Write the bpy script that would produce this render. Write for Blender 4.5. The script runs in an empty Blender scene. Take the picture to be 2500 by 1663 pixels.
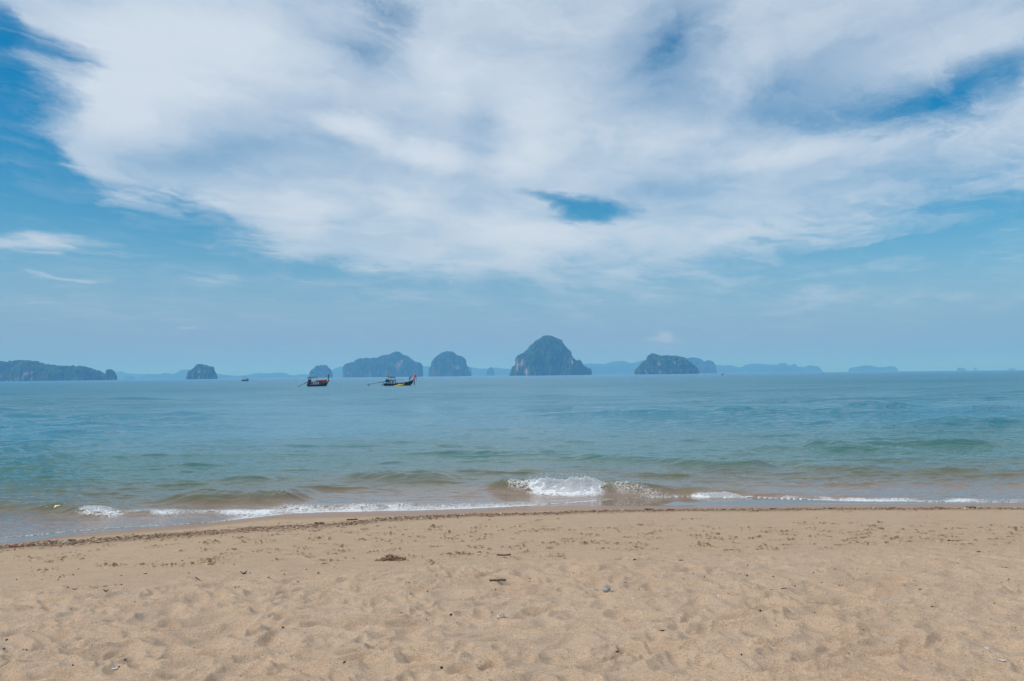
import bpy, bmesh, math, random
import numpy as np
from mathutils import Vector, Matrix, Euler

random.seed(7)
rng = np.random.default_rng(11)
R = math.radians
S = bpy.context.scene
COL = S.collection

# ------------------------------------------------------------------ camera
HC = 2.5                      # eye above the sea (the sand under the camera is ~0.95 m above it)
F = 1944.0                    # 28 mm lens
ROLL, PITCH = R(0.61), R(2.49)
CA, SA, CP, SP = math.cos(ROLL), math.sin(ROLL), math.cos(PITCH), math.sin(PITCH)

def ray(px, py):
    cx, cy = (px - 1250.0) / F, (831.5 - py) / F
    u = cx * CA + cy * SA
    v = -cx * SA + cy * CA
    return np.array([u, CP - v * SP, SP + v * CP])

cam_data = bpy.data.cameras.new('camera')
cam = bpy.data.objects.new('camera', cam_data); COL.objects.link(cam)
cam_data.sensor_width = 36.0
cam_data.lens = 28.0
cam_data.clip_start = 0.05
cam_data.clip_end = 60000
U = Vector((0, -SP, CP)); FW = Vector((0, CP, SP)); XR = Vector((1, 0, 0))
right = XR * CA - U * SA; up = XR * SA + U * CA
M4 = Matrix((right, up, -FW)).transposed().to_4x4(); M4.translation = (0, 0, HC)
cam.matrix_world = M4
S.camera = cam
S.view_settings.view_transform = 'Standard'
S.view_settings.look = 'None'
S.view_settings.exposure = 0.0
S.view_settings.gamma = 1.0
S.view_settings.use_curve_mapping = False
S.cycles.volume_bounces = 1
S.cycles.max_bounces = 6
S.cycles.caustics_reflective = False
S.cycles.caustics_refractive = False

# ------------------------------------------------------------------ node helpers
class NT:
    def __init__(s, nt): s.nt = nt; s.n = nt.nodes; s.l = nt.links
    def new(s, t, **kw):
        nd = s.n.new(t)
        for k, v in kw.items(): setattr(nd, k, v)
        return nd
    def setin(s, nd, i, v):
        if v is None: return
        if isinstance(v, bpy.types.NodeSocket): s.l.new(v, nd.inputs[i])
        else: nd.inputs[i].default_value = v
    def m(s, op, a, b=None, c=None, clamp=False):
        nd = s.new('ShaderNodeMath', operation=op, use_clamp=clamp)
        s.setin(nd, 0, a); s.setin(nd, 1, b); s.setin(nd, 2, c)
        return nd.outputs[0]
    def vm(s, op, a, b=None):
        nd = s.new('ShaderNodeVectorMath', operation=op)
        s.setin(nd, 0, a); s.setin(nd, 1, b)
        return nd.outputs['Value'] if op in ('LENGTH', 'DOT_PRODUCT') else nd.outputs[0]
    def noise(s, vec, scale, detail=4, rough=0.5, dist=0.0, out=0):
        nd = s.new('ShaderNodeTexNoise')
        s.setin(nd, 'Vector', vec); s.setin(nd, 'Scale', scale); s.setin(nd, 'Detail', detail)
        s.setin(nd, 'Roughness', rough); s.setin(nd, 'Distortion', dist)
        return nd.outputs[out]
    def mapr(s, v, a, b, c=0.0, d=1.0, smooth=True):
        nd = s.new('ShaderNodeMapRange')
        nd.interpolation_type = 'SMOOTHSTEP' if smooth else 'LINEAR'
        for i, x in enumerate((v, a, b, c, d)): s.setin(nd, i, x)
        return nd.outputs[0]
    def mapping(s, vec, loc=(0, 0, 0), rot=(0, 0, 0), sc=(1, 1, 1), kind='POINT'):
        nd = s.new('ShaderNodeMapping'); nd.vector_type = kind
        s.setin(nd, 'Vector', vec)
        nd.inputs['Location'].default_value = loc
        nd.inputs['Rotation'].default_value = rot
        nd.inputs['Scale'].default_value = sc
        return nd.outputs[0]
    def mix(s, f, a, b, mode='MIX'):
        nd = s.new('ShaderNodeMix'); nd.data_type = 'RGBA'; nd.blend_type = mode
        s.setin(nd, 0, f)
        for i, v in ((6, a), (7, b)):
            if isinstance(v, tuple) and len(v) == 3: v = v + (1,)
            s.setin(nd, i, v)
        return nd.outputs[2]
    def attr(s, name): return s.new('ShaderNodeAttribute', attribute_name=name).outputs['Fac']
    def comb(s, x, y, z):
        nd = s.new('ShaderNodeCombineXYZ')
        for i, v in enumerate((x, y, z)): s.setin(nd, i, v)
        return nd.outputs[0]

# ------------------------------------------------------------------ world: Nishita sky with a veil of altostratus
SUN_EL, SUN_AZ = R(50), R(-112)
world = bpy.data.worlds.new('World'); S.world = world; world.use_nodes = True
w = NT(world.node_tree)
for nd in list(w.n): w.n.remove(nd)
sky = w.new('ShaderNodeTexSky'); sky.sky_type = 'NISHITA'; sky.sun_disc = False
sky.sun_elevation = SUN_EL; sky.sun_rotation = SUN_AZ
sky.air_density = 1.0; sky.dust_density = 0.6; sky.ozone_density = 2.0
DIR = w.new('ShaderNodeTexCoord').outputs['Generated']
DIR = w.vm('NORMALIZE', DIR)
sx = w.new('ShaderNodeSeparateXYZ'); w.l.new(DIR, sx.inputs[0])
X, Y, Z = sx.outputs
az = w.m('ARCTAN2', X, Y); el = w.m('ARCSINE', Z)
Zp = w.m('MAXIMUM', Z, 0.0)
# cloud-plane coordinates: perspective squeeze towards the horizon
inv = w.m('DIVIDE', 1.0, w.m('ADD', Zp, 0.10))
P = w.comb(w.m('MULTIPLY', X, inv), w.m('MULTIPLY', Y, inv), 0.0)
P = w.mapping(P, rot=(0, 0, R(-28)), sc=(1.0, 0.75, 1))
warpn = w.noise(P, 1.6, 7, 0.62, 0.0, 1)
warp = w.vm('SUBTRACT', warpn, (0.5, 0.5, 0.5))
wsc = w.vm('MULTIPLY', warp, (0.15, 0.07, 0.0))
A = w.vm('ADD', w.comb(az, el, 0.0), wsc)
fine = w.noise(w.vm('ADD', P, w.vm('MULTIPLY', warp, (0.9, 0.9, 0.0))), 2.6, 8, 0.60)
broad = w.noise(w.vm('ADD', P, (3.1, 7.7, 0.0)), 0.9, 5, 0.55)
wisp = w.noise(w.mapping(w.vm('ADD', P, w.vm('MULTIPLY', warp, (0.8, 0.8, 0.0))), rot=(0, 0, R(18)), sc=(1.0, 4.5, 1)), 2.2, 7, 0.62)

def azel(px, py):
    d = ray(px, py); d = d / np.linalg.norm(d)
    return math.atan2(d[0], d[1]), math.asin(d[2])

def blob(px, py, rx, ry, rot=0.0, coord=None):
    a, e = azel(px, py)
    c = math.cos(a)
    v = w.mapping(coord or A, loc=(a, e, 0), rot=(0, 0, R(rot)), sc=(rx / F * c * c + 1e-5, ry / F * c, 1.0), kind='TEXTURE')
    return w.mapr(w.vm('LENGTH', v), 0.0, 1.0, 1.0, 0.0)

def addblobs(lst, coord=None):
    acc = None
    for (px, py, rx, ry, rot, wt) in lst:
        t = w.m('MULTIPLY', blob(px, py, rx, ry, rot, coord), wt)
        acc = t if acc is None else w.m('ADD', acc, t)
    return acc

sA = w.new('ShaderNodeSeparateXYZ'); w.l.new(A, sA.inputs[0])
# lower edge of the bank as a curve of azimuth
low = [(-900, 300), (-300, 380), (0, 400), (120, 420), (270, 500), (420, 528), (600, 590), (700, 645), (950, 700), (1100, 722), (1250, 735), (1400, 738), (1560, 758),
       (1700, 730), (1850, 695), (2050, 635), (2200, 580), (2350, 530), (2500, 500), (2900, 560), (3500, 600)]
fc = w.new('ShaderNodeFloatCurve')
w.l.new(w.mapr(sA.outputs[0], -0.95, 0.95, 0, 1, False), fc.inputs['Value'])
cm = fc.mapping; cv = cm.curves[0]
pts = [((azel(x, y)[0] + 0.95) / 1.9, azel(x, y)[1] / 0.5) for x, y in low]
cv.points[0].location = (0, pts[0][1]); cv.points[1].location = (1, pts[-1][1])
for p in pts: cv.points.new(*p)
cm.update()
lowel = w.m('MULTIPLY', fc.outputs[0], 0.5)
above = w.m('SUBTRACT', sA.outputs[1], lowel)
# only ahead of the viewer; elsewhere the same kind of broken layer goes on
front = w.mapr(w.m('ABSOLUTE', az), 0.85, 1.3, 1.0, 0.0)
bank = w.mapr(w.m('DIVIDE', above, w.mapr(az, -0.25, 0.15, 1.0, 2.2)), -0.014, 0.050, 0.0, 1.0)
bank = w.m('ADD', w.m('MULTIPLY', bank, front), w.m('MULTIPLY', w.m('SUBTRACT', 1.0, front), 0.75))
cov = w.m('MULTIPLY', bank, 0.98)
holes = [(-40, 230, 390, 290, 0, -1.2), (40, 410, 300, 100, -8, -1.0), (190, 125, 110, 90, 0, -0.40), (0, 60, 220, 130, 10, -0.45),
         (1425, 513, 175, 56, -4, -1.15), (1310, 478, 130, 30, -10, -0.55), (950, 35, 170, 120, -30, -0.62), (860, 120, 190, 60, -18, -0.35), (1640, 90, 150, 110, 40, -0.50),
         (1790, 60, 110, 120, 35, -0.42), (2300, 260, 640, 160, 3, -0.52), (2100, 290, 420, 80, 0, -0.30), (2420, 180, 380, 100, 6, -0.30),
         (1850, 250, 300, 90, 15, -0.32), (1230, 350, 70, 130, 0, -0.22), (2030, 20, 120, 50, 0, -0.35),
         (2330, 575, 300, 50, 8, -0.75), (1600, 200, 200, 160, 30, -0.20), (620, 360, 330, 60, 12, -0.16), (680, 440, 280, 50, 14, -0.12),
         (1290, 690, 120, 45, -20, -0.35), (2050, 640, 280, 50, 6, -0.30)]
cov = w.m('ADD', cov, addblobs(holes))
adds = [(110, 50, 170, 45, -25, 0.42), (60, 590, 330, 34, -2, 0.62), (160, 682, 170, 16, 0, 0.42), (500, 690, 500, 30, 0, 0.22), (160, 385, 260, 40, 10, 0.35),
        (1340, 690, 200, 90, -35, 0.30), (950, 725, 320, 40, 0, 0.30), (1960, 735, 170, 34, 6, 0.42), (2250, 735, 520, 50, 0, 0.30), (2100, 662, 320, 22, 4, 0.40),
        (1900, 80, 200, 150, 35, 0.22), (2200, 60, 480, 90, 8, 0.30), (2450, 545, 120, 20, -8, 0.55), (2480, 615, 90, 18, 0, 0.35), (300, 750, 700, 50, 0, 0.22),
        (1200, 500, 130, 60, 0, 0.40)]
cov = w.m('ADD', cov, addblobs(adds))
cov = w.m('ADD', cov, w.m('MULTIPLY', w.m('SUBTRACT', fine, 0.5), 1.0))
cov = w.m('ADD', cov, w.m('MULTIPLY', w.m('SUBTRACT', wisp, 0.5), 0.7))
mask = w.mapr(cov, -0.05, 0.80, 0.0, 1.0)
# thickness of the bank: full lumps let no blue through, thin parts do
brights = [(520, 110, 460, 170, 0, 0.42), (300, 230, 300, 200, 0, 0.42), (860, 300, 130, 50, -8, 0.50), (1040, 365, 230, 50, -4, 0.50), (1330, 240, 190, 150, 0, 0.28),
           (730, 520, 160, 60, 0, 0.22), (985, 490, 200, 50, 0, 0.28), (1650, 330, 330, 90, -8, 0.25), (1850, 400, 280, 70, 6, 0.28), (1280, 560, 260, 70, 0, 0.30),
           (1080, 180, 220, 130, 0, 0.22), (1280, 380, 130, 90, 0, 0.30), (620, 370, 400, 75, 12, -0.26), (700, 440, 330, 50, 14, -0.15), (900, 130, 260, 60, -15, -0.18),
           (1650, 470, 340, 60, 0, -0.22), (1190, 330, 110, 150, 0, -0.14), (1640, 120, 240, 200, 40, -0.45), (1900, 260, 420, 130, 12, -0.38), (2200, 60, 420, 110, 6, -0.15),
           (2250, 430, 450, 100, 0, -0.22), (1600, 640, 500, 80, 0, -0.14), (1200, 690, 400, 60, 0, -0.32), (2050, 640, 400, 50, 0, -0.3), (400, 440, 260, 90, 10, -0.15)]
thick = w.m('ADD', w.m('ADD', addblobs(brights), 0.64), w.m('MULTIPLY', w.m('SUBTRACT', fine, 0.5), 0.75))
thick = w.m('ADD', thick, w.m('MULTIPLY', w.m('SUBTRACT', broad, 0.5), 0.6))
thick = w.m('ADD', thick, w.m('MULTIPLY', w.m('SUBTRACT', wisp, 0.5), 0.28))
thick = w.mapr(thick, -0.02, 1.08, 0.36, 0.97)
veil = w.m('MULTIPLY', w.mapr(w.m('ADD', broad, w.m('MULTIPLY', w.m('SUBTRACT', wisp, 0.5), 1.0)), 0.42, 0.92), 0.27)
alpha = w.m('MAXIMUM', w.m('MULTIPLY', mask, thick), veil)
lum = w.mapr(thick, 0.3, 0.97, 0.0, 1.0, False)
ccol = w.mix(lum, (4.8, 6.15, 7.75), (6.7, 7.5, 8.5))
# small fair-weather heads near the horizon, in a coordinate with their own cauliflower warp
pf = w.noise(w.comb(az, el, 0.0), 60.0, 4, 0.6, 0.0, 1)
A2 = w.vm('ADD', w.comb(az, el, 0.0), w.vm('MULTIPLY', w.vm('SUBTRACT', pf, (0.5, 0.5, 0.5)), (0.012, 0.009, 0)))
heads = addblobs([(1624, 818, 34, 20, 0, 1.0), (1600, 828, 50, 12, 0, 0.6), (1645, 832, 50, 10, 0, 0.35), (1775, 822, 60, 13, 5, 0.35), (1825, 815, 26, 10, 0, 0.28),
                  (450, 803, 22, 8, 0, 0.7), (470, 799, 16, 9, 0, 0.6), (1610, 850, 130, 30, 0, 0.28)], A2)
heads = w.mapr(heads, 0.05, 0.9, 0.0, 0.55)
# the sky itself
hs = w.new('ShaderNodeHueSaturation'); w.l.new(sky.outputs[0], hs.inputs['Color'])
hs.inputs['Saturation'].default_value = 1.62; hs.inputs['Value'].default_value = 1.0; hs.inputs['Hue'].default_value = 0.490
lowfade = w.mapr(el, 0.015, 0.20, 0.0, 1.0, False)
base = w.mix(w.mapr(el, 0.0, 0.19, 0.95, 0.0), hs.outputs[0], w.mix(w.mapr(w.m('ABSOLUTE', w.m('ADD', az, 0.08)), 0.25, 1.1), (2.1, 3.45, 5.7), (1.1, 2.95, 5.2)))
alpha = w.m('MULTIPLY', alpha, w.mapr(el, 0.02, 0.16, 0.25, 1.0))
c1 = w.mix(alpha, base, ccol)
c1 = w.mix(heads, c1, (5.2, 6.0, 7.2))
bg = w.new('ShaderNodeBackground'); w.l.new(c1, bg.inputs[0]); bg.inputs[1].default_value = 0.10
wo = w.new('ShaderNodeOutputWorld'); w.l.new(bg.outputs[0], wo.inputs[0])
world.cycles.sampling_method = 'MANUAL'; world.cycles.sample_map_resolution = 512

sd = bpy.data.lights.new('sun', 'SUN'); sd.energy = 2.0; sd.angle = R(16); sd.color = (1.0, 0.93, 0.82)
sun = bpy.data.objects.new('sun', sd); COL.objects.link(sun)
sdir = Vector((math.sin(SUN_AZ) * math.cos(SUN_EL), math.cos(SUN_AZ) * math.cos(SUN_EL), math.sin(SUN_EL)))
sun.rotation_euler = sdir.to_track_quat('Z', 'Y').to_euler()

# ------------------------------------------------------------------ object helpers
def tag(o, label=None, cat=None, group=None, kind=None):
    for k, v in (('label', label), ('category', cat), ('group', group), ('kind', kind)):
        if v: o[k] = v
    return o

def empty(name, loc, rz=0.0):
    o = bpy.data.objects.new(name, None); COL.objects.link(o)
    o.location = loc; o.rotation_euler = (0, 0, rz); o.empty_display_size = 0.3
    return o

def link(name, me, mat=None, parent=None, smooth=False):
    o = bpy.data.objects.new(name, me); COL.objects.link(o)
    if mat: me.materials.append(mat)
    if parent: o.parent = parent
    if smooth: me.polygons.foreach_set('use_smooth', [True] * len(me.polygons))
    return o

def mesh_np(name, verts, faces):
    me = bpy.data.meshes.new(name)
    verts = np.asarray(verts, dtype=np.float32); faces = np.asarray(faces, dtype=np.int32)
    k = faces.shape[1]
    me.vertices.add(len(verts)); me.vertices.foreach_set('co', verts.ravel())
    me.loops.add(faces.size); me.loops.foreach_set('vertex_index', faces.ravel())
    me.polygons.add(len(faces)); me.polygons.foreach_set('loop_start', np.arange(0, faces.size, k, dtype=np.int32))
    me.update(calc_edges=True)
    return me

def grid_faces(nr, nc):
    i = np.arange(nr - 1)[:, None] * nc + np.arange(nc - 1)[None, :]
    i = i.ravel()
    return np.stack([i, i + 1, i + nc + 1, i + nc], 1)

def set_attr(me, name, vals):
    a = me.attributes.new(name, 'FLOAT', 'POINT')
    a.data.foreach_set('value', np.asarray(vals, dtype=np.float32).ravel())

# numpy noise
def _h(ix, iy, iz=0, seed=0):
    n = (ix.astype(np.int64) * 374761393 + iy.astype(np.int64) * 668265263 + np.asarray(iz).astype(np.int64) * 2147483647 + seed * 1274126177) & 0xFFFFFFFF
    n = ((n ^ (n >> 13)) * 1103515245) & 0xFFFFFFFF
    n = ((n ^ (n >> 16)) * 2654435761) & 0xFFFFFFFF
    n = n ^ (n >> 15)
    return (n & 0xFFFFFF) / float(0xFFFFFF)

def gn(x, y, seed=0):
    """2-D gradient noise, about -1..1"""
    x0, y0 = np.floor(x), np.floor(y); fx, fy = x - x0, y - y0
    u = fx * fx * fx * (fx * (fx * 6 - 15) + 10); v = fy * fy * fy * (fy * (fy * 6 - 15) + 10)
    def g(dx, dy):
        a = _h(x0 + dx, y0 + dy, 0, seed) * 2 * np.pi
        return np.cos(a) * (fx - dx) + np.sin(a) * (fy - dy)
    a = g(0, 0) * (1 - u) + g(1, 0) * u
    b = g(0, 1) * (1 - u) + g(1, 1) * u
    return 1.5 * (a * (1 - v) + b * v)

def fbm(x, y, oct=4, seed=0, rough=0.5):
    s = 0; a = 1.0; t = 0
    for i in range(oct):
        s = s + a * gn(x * 2 ** i + 13.7 * i, y * 2 ** i - 7.1 * i, seed + i); t += a; a *= rough
    return s / t

def vn3(p, seed=0):
    p0 = np.floor(p); f = p - p0; f = f * f * (3 - 2 * f)
    r = 0
    for dx in (0, 1):
        for dy in (0, 1):
            for dz in (0, 1):
                wgt = (f[..., 0] if dx else 1 - f[..., 0]) * (f[..., 1] if dy else 1 - f[..., 1]) * (f[..., 2] if dz else 1 - f[..., 2])
                r = r + wgt * _h(p0[..., 0] + dx, p0[..., 1] + dy, p0[..., 2] + dz, seed)
    return r * 2 - 1

def fbm3(p, oct=3, seed=0):
    s = 0; a = 1; t = 0
    for i in range(oct):
        s = s + a * vn3(p * 2 ** i + 5.3 * i, seed + i); t += a; a *= 0.5
    return s / t

def sstep(a, b, x):
    t = np.clip((x - a) / (b - a), 0, 1); return t * t * (3 - 2 * t)

def onplane(px, py, z=0.0):
    d = ray(px, py); t = (z - HC) / d[2]
    return d[0] * t, d[1] * t

def pxcurve(pts, z=0.0):
    W = np.array([onplane(x, y, z) for x, y in pts]); o = np.argsort(W[:, 0]); W = W[o]
    s0 = (W[1, 1] - W[0, 1]) / (W[1, 0] - W[0, 0]); s1 = (W[-1, 1] - W[-2, 1]) / (W[-1, 0] - W[-2, 0])
    s0 = np.clip(s0, -0.25, 0.25) * 0.7; s1 = np.clip(s1, -0.15, 0.15) * 0.5
    ext = [[W[0, 0] - 30, W[0, 1] - 30 * s0], *W, [W[-1, 0] + 30, W[-1, 1] + 30 * s1]]
    ext = np.array(ext)
    return lambda x: np.interp(x, ext[:, 0], ext[:, 1])

# ------------------------------------------------------------------ shore curves (from the photograph's pixels to the ground)
wet_edge = pxcurve([(0, 1328), (252, 1296), (519, 1276), (640, 1262), (721, 1253), (850, 1250), (1044, 1246), (1250, 1238), (1392, 1233), (1600, 1236),
                    (1844, 1234), (1982, 1231), (2200, 1229), (2500, 1228)])
swash_edge = pxcurve([(0, 1313), (252, 1290), (360, 1284), (519, 1275), (640, 1261), (721, 1252), (850, 1249), (1044, 1245), (1250, 1237), (1392, 1227), (1457, 1221),
                      (1518, 1216), (1600, 1213), (1692, 1212), (1844, 1214), (1982, 1219), (2096, 1223), (2500, 1226)])

def base_sand(x, y):
    d = wet_edge(x) - y
    z = np.where(d > 0, 0.088 * d - 0.0008 * d * d, 0.0)
    z = np.where(d > 14, 0.088 * 14 - 0.0008 * 196 + 0.03 * (d - 14), z)
    n = -d
    zs = np.where(n < 1.6, -0.014 * n, -0.0224 - 0.09 * (n - 1.6))
    zs = np.maximum(zs, -6.0)
    return np.where(d > 0, z, zs), d

def onsand(px, py):
    d = ray(px, py); t = 3.0
    for _ in range(60):
        x, y = d[0] * t, d[1] * t
        z = float(base_sand(np.array(x), np.array(y))[0])
        t += (HC + d[2] * t - z) / (-d[2]) * 0.8
    return d[0] * t, d[1] * t, float(base_sand(np.array(d[0] * t), np.array(d[1] * t))[0])

def curve_sand(pts):
    W = np.array([onsand(x, y)[:2] for x, y in pts]); W = W[np.argsort(W[:, 0])]
    return lambda x: np.interp(x, np.r_[W[0, 0] - 30, W[:, 0], W[-1, 0] + 30], np.r_[W[0, 1] - 4, W[:, 1], W[-1, 1]])

peb_line = curve_sand([(0, 1338), (150, 1328), (360, 1312), (540, 1300), (720, 1288), (850, 1280), (950, 1268), (1150, 1258), (1330, 1255), (1560, 1248), (1700, 1246), (2100, 1244), (2500, 1243)])
dry_line = curve_sand([(0, 1432), (300, 1425), (600, 1408), (900, 1395), (1250, 1375), (1600, 1362), (2000, 1345), (2500, 1335)])

# ------------------------------------------------------------------ sand
def outer(n_in, n_out, reach):
    inn = np.linspace(-1, 1, n_in)
    o = 1 + (np.exp(np.linspace(0, math.log(reach), n_out + 1))[1:] - 1)
    return np.r_[-o[::-1], inn, o]

def stamp(z, X, Y, cx, cy, rad, fn):
    """apply fn(dx, dy) in a window of the (row-ordered) grid"""
    rows = np.where((Y[:, 0] > cy - rad) & (Y[:, 0] < cy + rad))[0]
    if len(rows) == 0: return
    r0, r1 = rows[0], rows[-1] + 1
    sub = np.abs(X[r0:r1] - cx) < rad
    cols = np.where(sub.any(0))[0]
    if len(cols) == 0: return
    c0, c1 = cols[0], cols[-1] + 1
    dx = X[r0:r1, c0:c1] - cx; dy = Y[r0:r1, c0:c1] - cy
    fn(slice(r0, r1), slice(c0, c1), dx, dy)

ynear, yfar = 3.4, 21.0
rows = 1.0 / np.linspace(1 / ynear, 1 / yfar, 520)
rows = np.r_[np.array([-300, -120, -50, -20, -8, -3, 0, 1.2, 2.2, 2.9]), rows, np.array([23, 27, 35, 60, 150, 600])]
cols = outer(1300, 14, 60)
Yg = np.repeat(rows[:, None], len(cols), 1)
half = np.maximum(0.80 * np.maximum(rows, 3.0) + 0.6, 3.0)
Xg = half[:, None] * cols[None, :]
Zb, D = base_sand(Xg, Yg)
Zs = Zb.copy()
bdry = dry_line(Xg) - Yg                       # >0 on the dry loose sand
jit = fbm(Xg * 0.9, Yg * 0.9, 3, 5) * 0.7
dry = sstep(-0.5, 0.8, bdry + jit)
firm = sstep(0.9, 1.6, D + 0.2 * jit) * (1 - dry)
# loose sand: trampled hummocks with sharp-ish crests
wx = Xg + 0.22 * fbm(Xg * 1.7, Yg * 1.7, 2, 31); wy = Yg + 0.22 * fbm(Xg * 1.7 + 9, Yg * 1.7, 2, 37)
r1 = 1 - np.abs(gn(wx * 2.2, wy * 3.8, 41)) * 1.8
r2 = 1 - np.abs(gn(wx * 5.2 + 3, wy * 7.2, 43)) * 1.6
r3 = fbm(wx * 9, wy * 9, 2, 47)
big = fbm(Xg * 0.6, Yg * 0.7, 2, 51)
hum = 0.060 * np.clip(r1, -0.6, 1) + 0.030 * np.clip(r2, -0.6, 1) + 0.009 * r3 + 0.025 * big
amp = 0.75 + 0.45 * fbm(Xg * 0.45, Yg * 0.45, 2, 55)
Zs += dry * hum * amp
# dents of old steps in the loose sand
def dent(cx, cy, a, b, th, dep, rim):
    def fn(rs, cs, dx, dy):
        c, s = math.cos(th), math.sin(th)
        q = ((dx * c + dy * s) / a) ** 2 + ((-dx * s + dy * c) / b) ** 2
        Zs[rs, cs] += (-dep * np.exp(-q ** 1.3) + rim * np.exp(-((np.sqrt(q) - 1.35) / 0.35) ** 2)) * np.maximum(dry[rs, cs], 0.0)
    stamp(Zs, Xg, Yg, cx, cy, max(a, b) * 2.4, fn)
for _ in range(900):
    cy = 1 / rng.uniform(1 / 12.5, 1 / 3.6); cx = rng.uniform(-0.85, 0.85) * cy
    dent(cx, cy, rng.uniform(.04, .12), rng.uniform(.03, .07), rng.uniform(0, math.pi), rng.uniform(.006, .020), rng.uniform(.003, .010))
# firm sand: low swells, crumbs of steps and burrows
Zs += firm * (0.010 * fbm(Xg * 0.8, Yg * 2.2, 3, 61) + 0.0025 * fbm(Xg * 5, Yg * 9, 2, 63))
dark = np.zeros_like(Zs)
def crumb(cx, cy, a, b, th, h, seed, mask=True):
    def fn(rs, cs, dx, dy):
        c, s = math.cos(th), math.sin(th)
        u, v = (dx * c + dy * s) / a, (-dx * s + dy * c) / b
        q = u * u + v * v
        n = fbm((dx + cx) * 22, (dy + cy) * 30, 3, 71)
        body = np.exp(-q * 1.2)
        e = (0.45 + 1.3 * np.clip(n + 0.15, 0, 1)) * body
        side = np.exp(-((v + 0.75) / 0.5) ** 2 - u * u)
        k = (firm[rs, cs] if mask else 1.0)
        Zs[rs, cs] += h * (e - 0.75 * side) * k
        dark[rs, cs] = np.maximum(dark[rs, cs], np.clip(body * (0.4 + 1.5 * np.clip(n, 0, 1)) * 1.0, 0, 1) * k)
    stamp(Zs, Xg, Yg, cx, cy, max(a, b) * 2.2, fn)
marks = []
for _ in range(900):
    px = rng.uniform(-150, 2650); py = rng.triangular(1262, 1300, 1405)
    x, y, z = onsand(px, py)
    marks.append((x, y, rng.uniform(.05, .24), rng.uniform(.03, .09), rng.normal(0, .3), rng.uniform(.010, .030)))
for px, py, a, b, h in ((510, 1372, .20, .12, .06), (955, 1362, .16, .10, .04), (115, 1393, .24, .10, .035), (355, 1383, .22, .06, .03), (285, 1385, .10, .06, .02), (805, 1372, .16, .05, .03),
                        (520, 1325, .16, .08, .03), (2065, 1250, .22, .12, .035), (2120, 1302, .16, .1, .03), (640, 1327, .2, .05, .025), (150, 1364, .14, .06, .025), (205, 1364, .12, .06, .02),
                        (1075, 1287, .16, .07, .03), (1245, 1288, .2, .06, .03), (1435, 1292, .16, .06, .03), (1335, 1297, .1, .07, .03), (1700, 1268, .2, .06, .02), (1830, 1272, .14, .06, .02),
                        (2260, 1263, .14, .05, .02), (1405, 1322, .16, .05, .02), (1195, 1305, .2, .08, .025), (1935, 1320, .12, .07, .03), (2490, 1297, .12, .08, .03), (150, 1410, .12, .08, .035),
                        (240, 1436, .3, .06, .03)):
    x, y, z = onsand(px, py); marks.append((x, y, a, b, rng.normal(0, .15), h))
for i, (x, y, a, b, th, h) in enumerate(marks): crumb(x, y, a, b, th, h, i)
# beach face smooth; band of shell hash slightly proud
pw = np.interp(Xg, [-9, -3, 0, 9], [0.50, 0.34, 0.26, 0.22])
pb = np.exp(-((Yg - peb_line(Xg) + 0.12 * fbm(Xg * 1.3, Yg, 2, 81)) / pw) ** 2) * sstep(0.05, 0.3, D)
Zs += pb * (0.012 + 0.010 * fbm(Xg * 14, Yg * 14, 2, 83))
# film-wet: mirror strip and everything seaward
edgen = 0.05 * fbm(Xg * 2.0, Yg * 0.5, 2, 91)
film = sstep(0.10, -0.03, D + edgen)
wet = sstep(1.5, 0.55, D + 0.35 * jit)
damp = np.clip(1 - dry, 0, 1)
sme = mesh_np('beach_sand', np.stack([Xg, Yg, Zs], -1).reshape(-1, 3), grid_faces(*Xg.shape))
for n_, v_ in (('dry', dry), ('film', film), ('wet', wet), ('pebble', pb), ('dark', dark * firm)): set_attr(sme, n_, v_)

mat = bpy.data.materials.new('sand'); mat.use_nodes = True
m = NT(mat.node_tree); bs = m.n['Principled BSDF']
co = m.new('ShaderNodeNewGeometry').outputs['Position']
pat = m.noise(co, 0.7, 4, 0.6); pat2 = m.noise(co, 5.0, 5, 0.65)
grain = m.noise(co, 260, 3, 0.75); spk = m.noise(co, 95, 2, 0.7)
c_dry = m.mix(m.mapr(pat2, 0.3, 0.7), (0.50, 0.362, 0.248), (0.585, 0.425, 0.295))
c_dry = m.mix(m.m('MULTIPLY', m.mapr(pat, 0.5, 0.72), 0.5), c_dry, (0.50, 0.335, 0.225))
c_firm = m.mix(m.mapr(pat2, 0.3, 0.7), (0.475, 0.34, 0.222), (0.56, 0.403, 0.264))
c = m.mix(m.attr('dry'), c_firm, c_dry)
c = m.mix(m.m('MULTIPLY', m.attr('wet'), 0.95), c, (0.36, 0.21, 0.125))
dn = m.noise(m.mapping(co, sc=(0.45, 1, 1)), 34, 4, 0.7)
c = m.mix(m.mapr(m.m('ADD', m.m('MULTIPLY', m.attr('dark'), 0.8), m.m('MULTIPLY', m.m('SUBTRACT', dn, 0.5), 1.6)), 0.32, 0.52, 0, 0.85), c, (0.17, 0.11, 0.06))
c = m.mix(m.m('MULTIPLY', m.attr('pebble'), 0.55), c, (0.34, 0.20, 0.11))
c = m.mix(m.m('MULTIPLY', m.attr('pebble'), m.mapr(m.noise(co, 48, 3, 0.75), 0.47, 0.56)), c, (0.19, 0.12, 0.07))
gr = m.mapr(grain, 0.28, 0.72, 0.55, 1.40, False)
sp2 = m.mapr(m.m('ADD', spk, m.m('MULTIPLY', m.m('SUBTRACT', pat2, 0.5), 0.25)), 0.58, 0.70, 1.0, 0.50)
sp3 = m.mapr(spk, 0.26, 0.36, 1.35, 1.0)
gg = m.m('MULTIPLY', m.m('MULTIPLY', m.m('MULTIPLY', gr, sp2), sp3), m.mapr(m.noise(co, 62, 4, 0.85), 0.3, 0.7, 0.80, 1.20, False))
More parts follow.
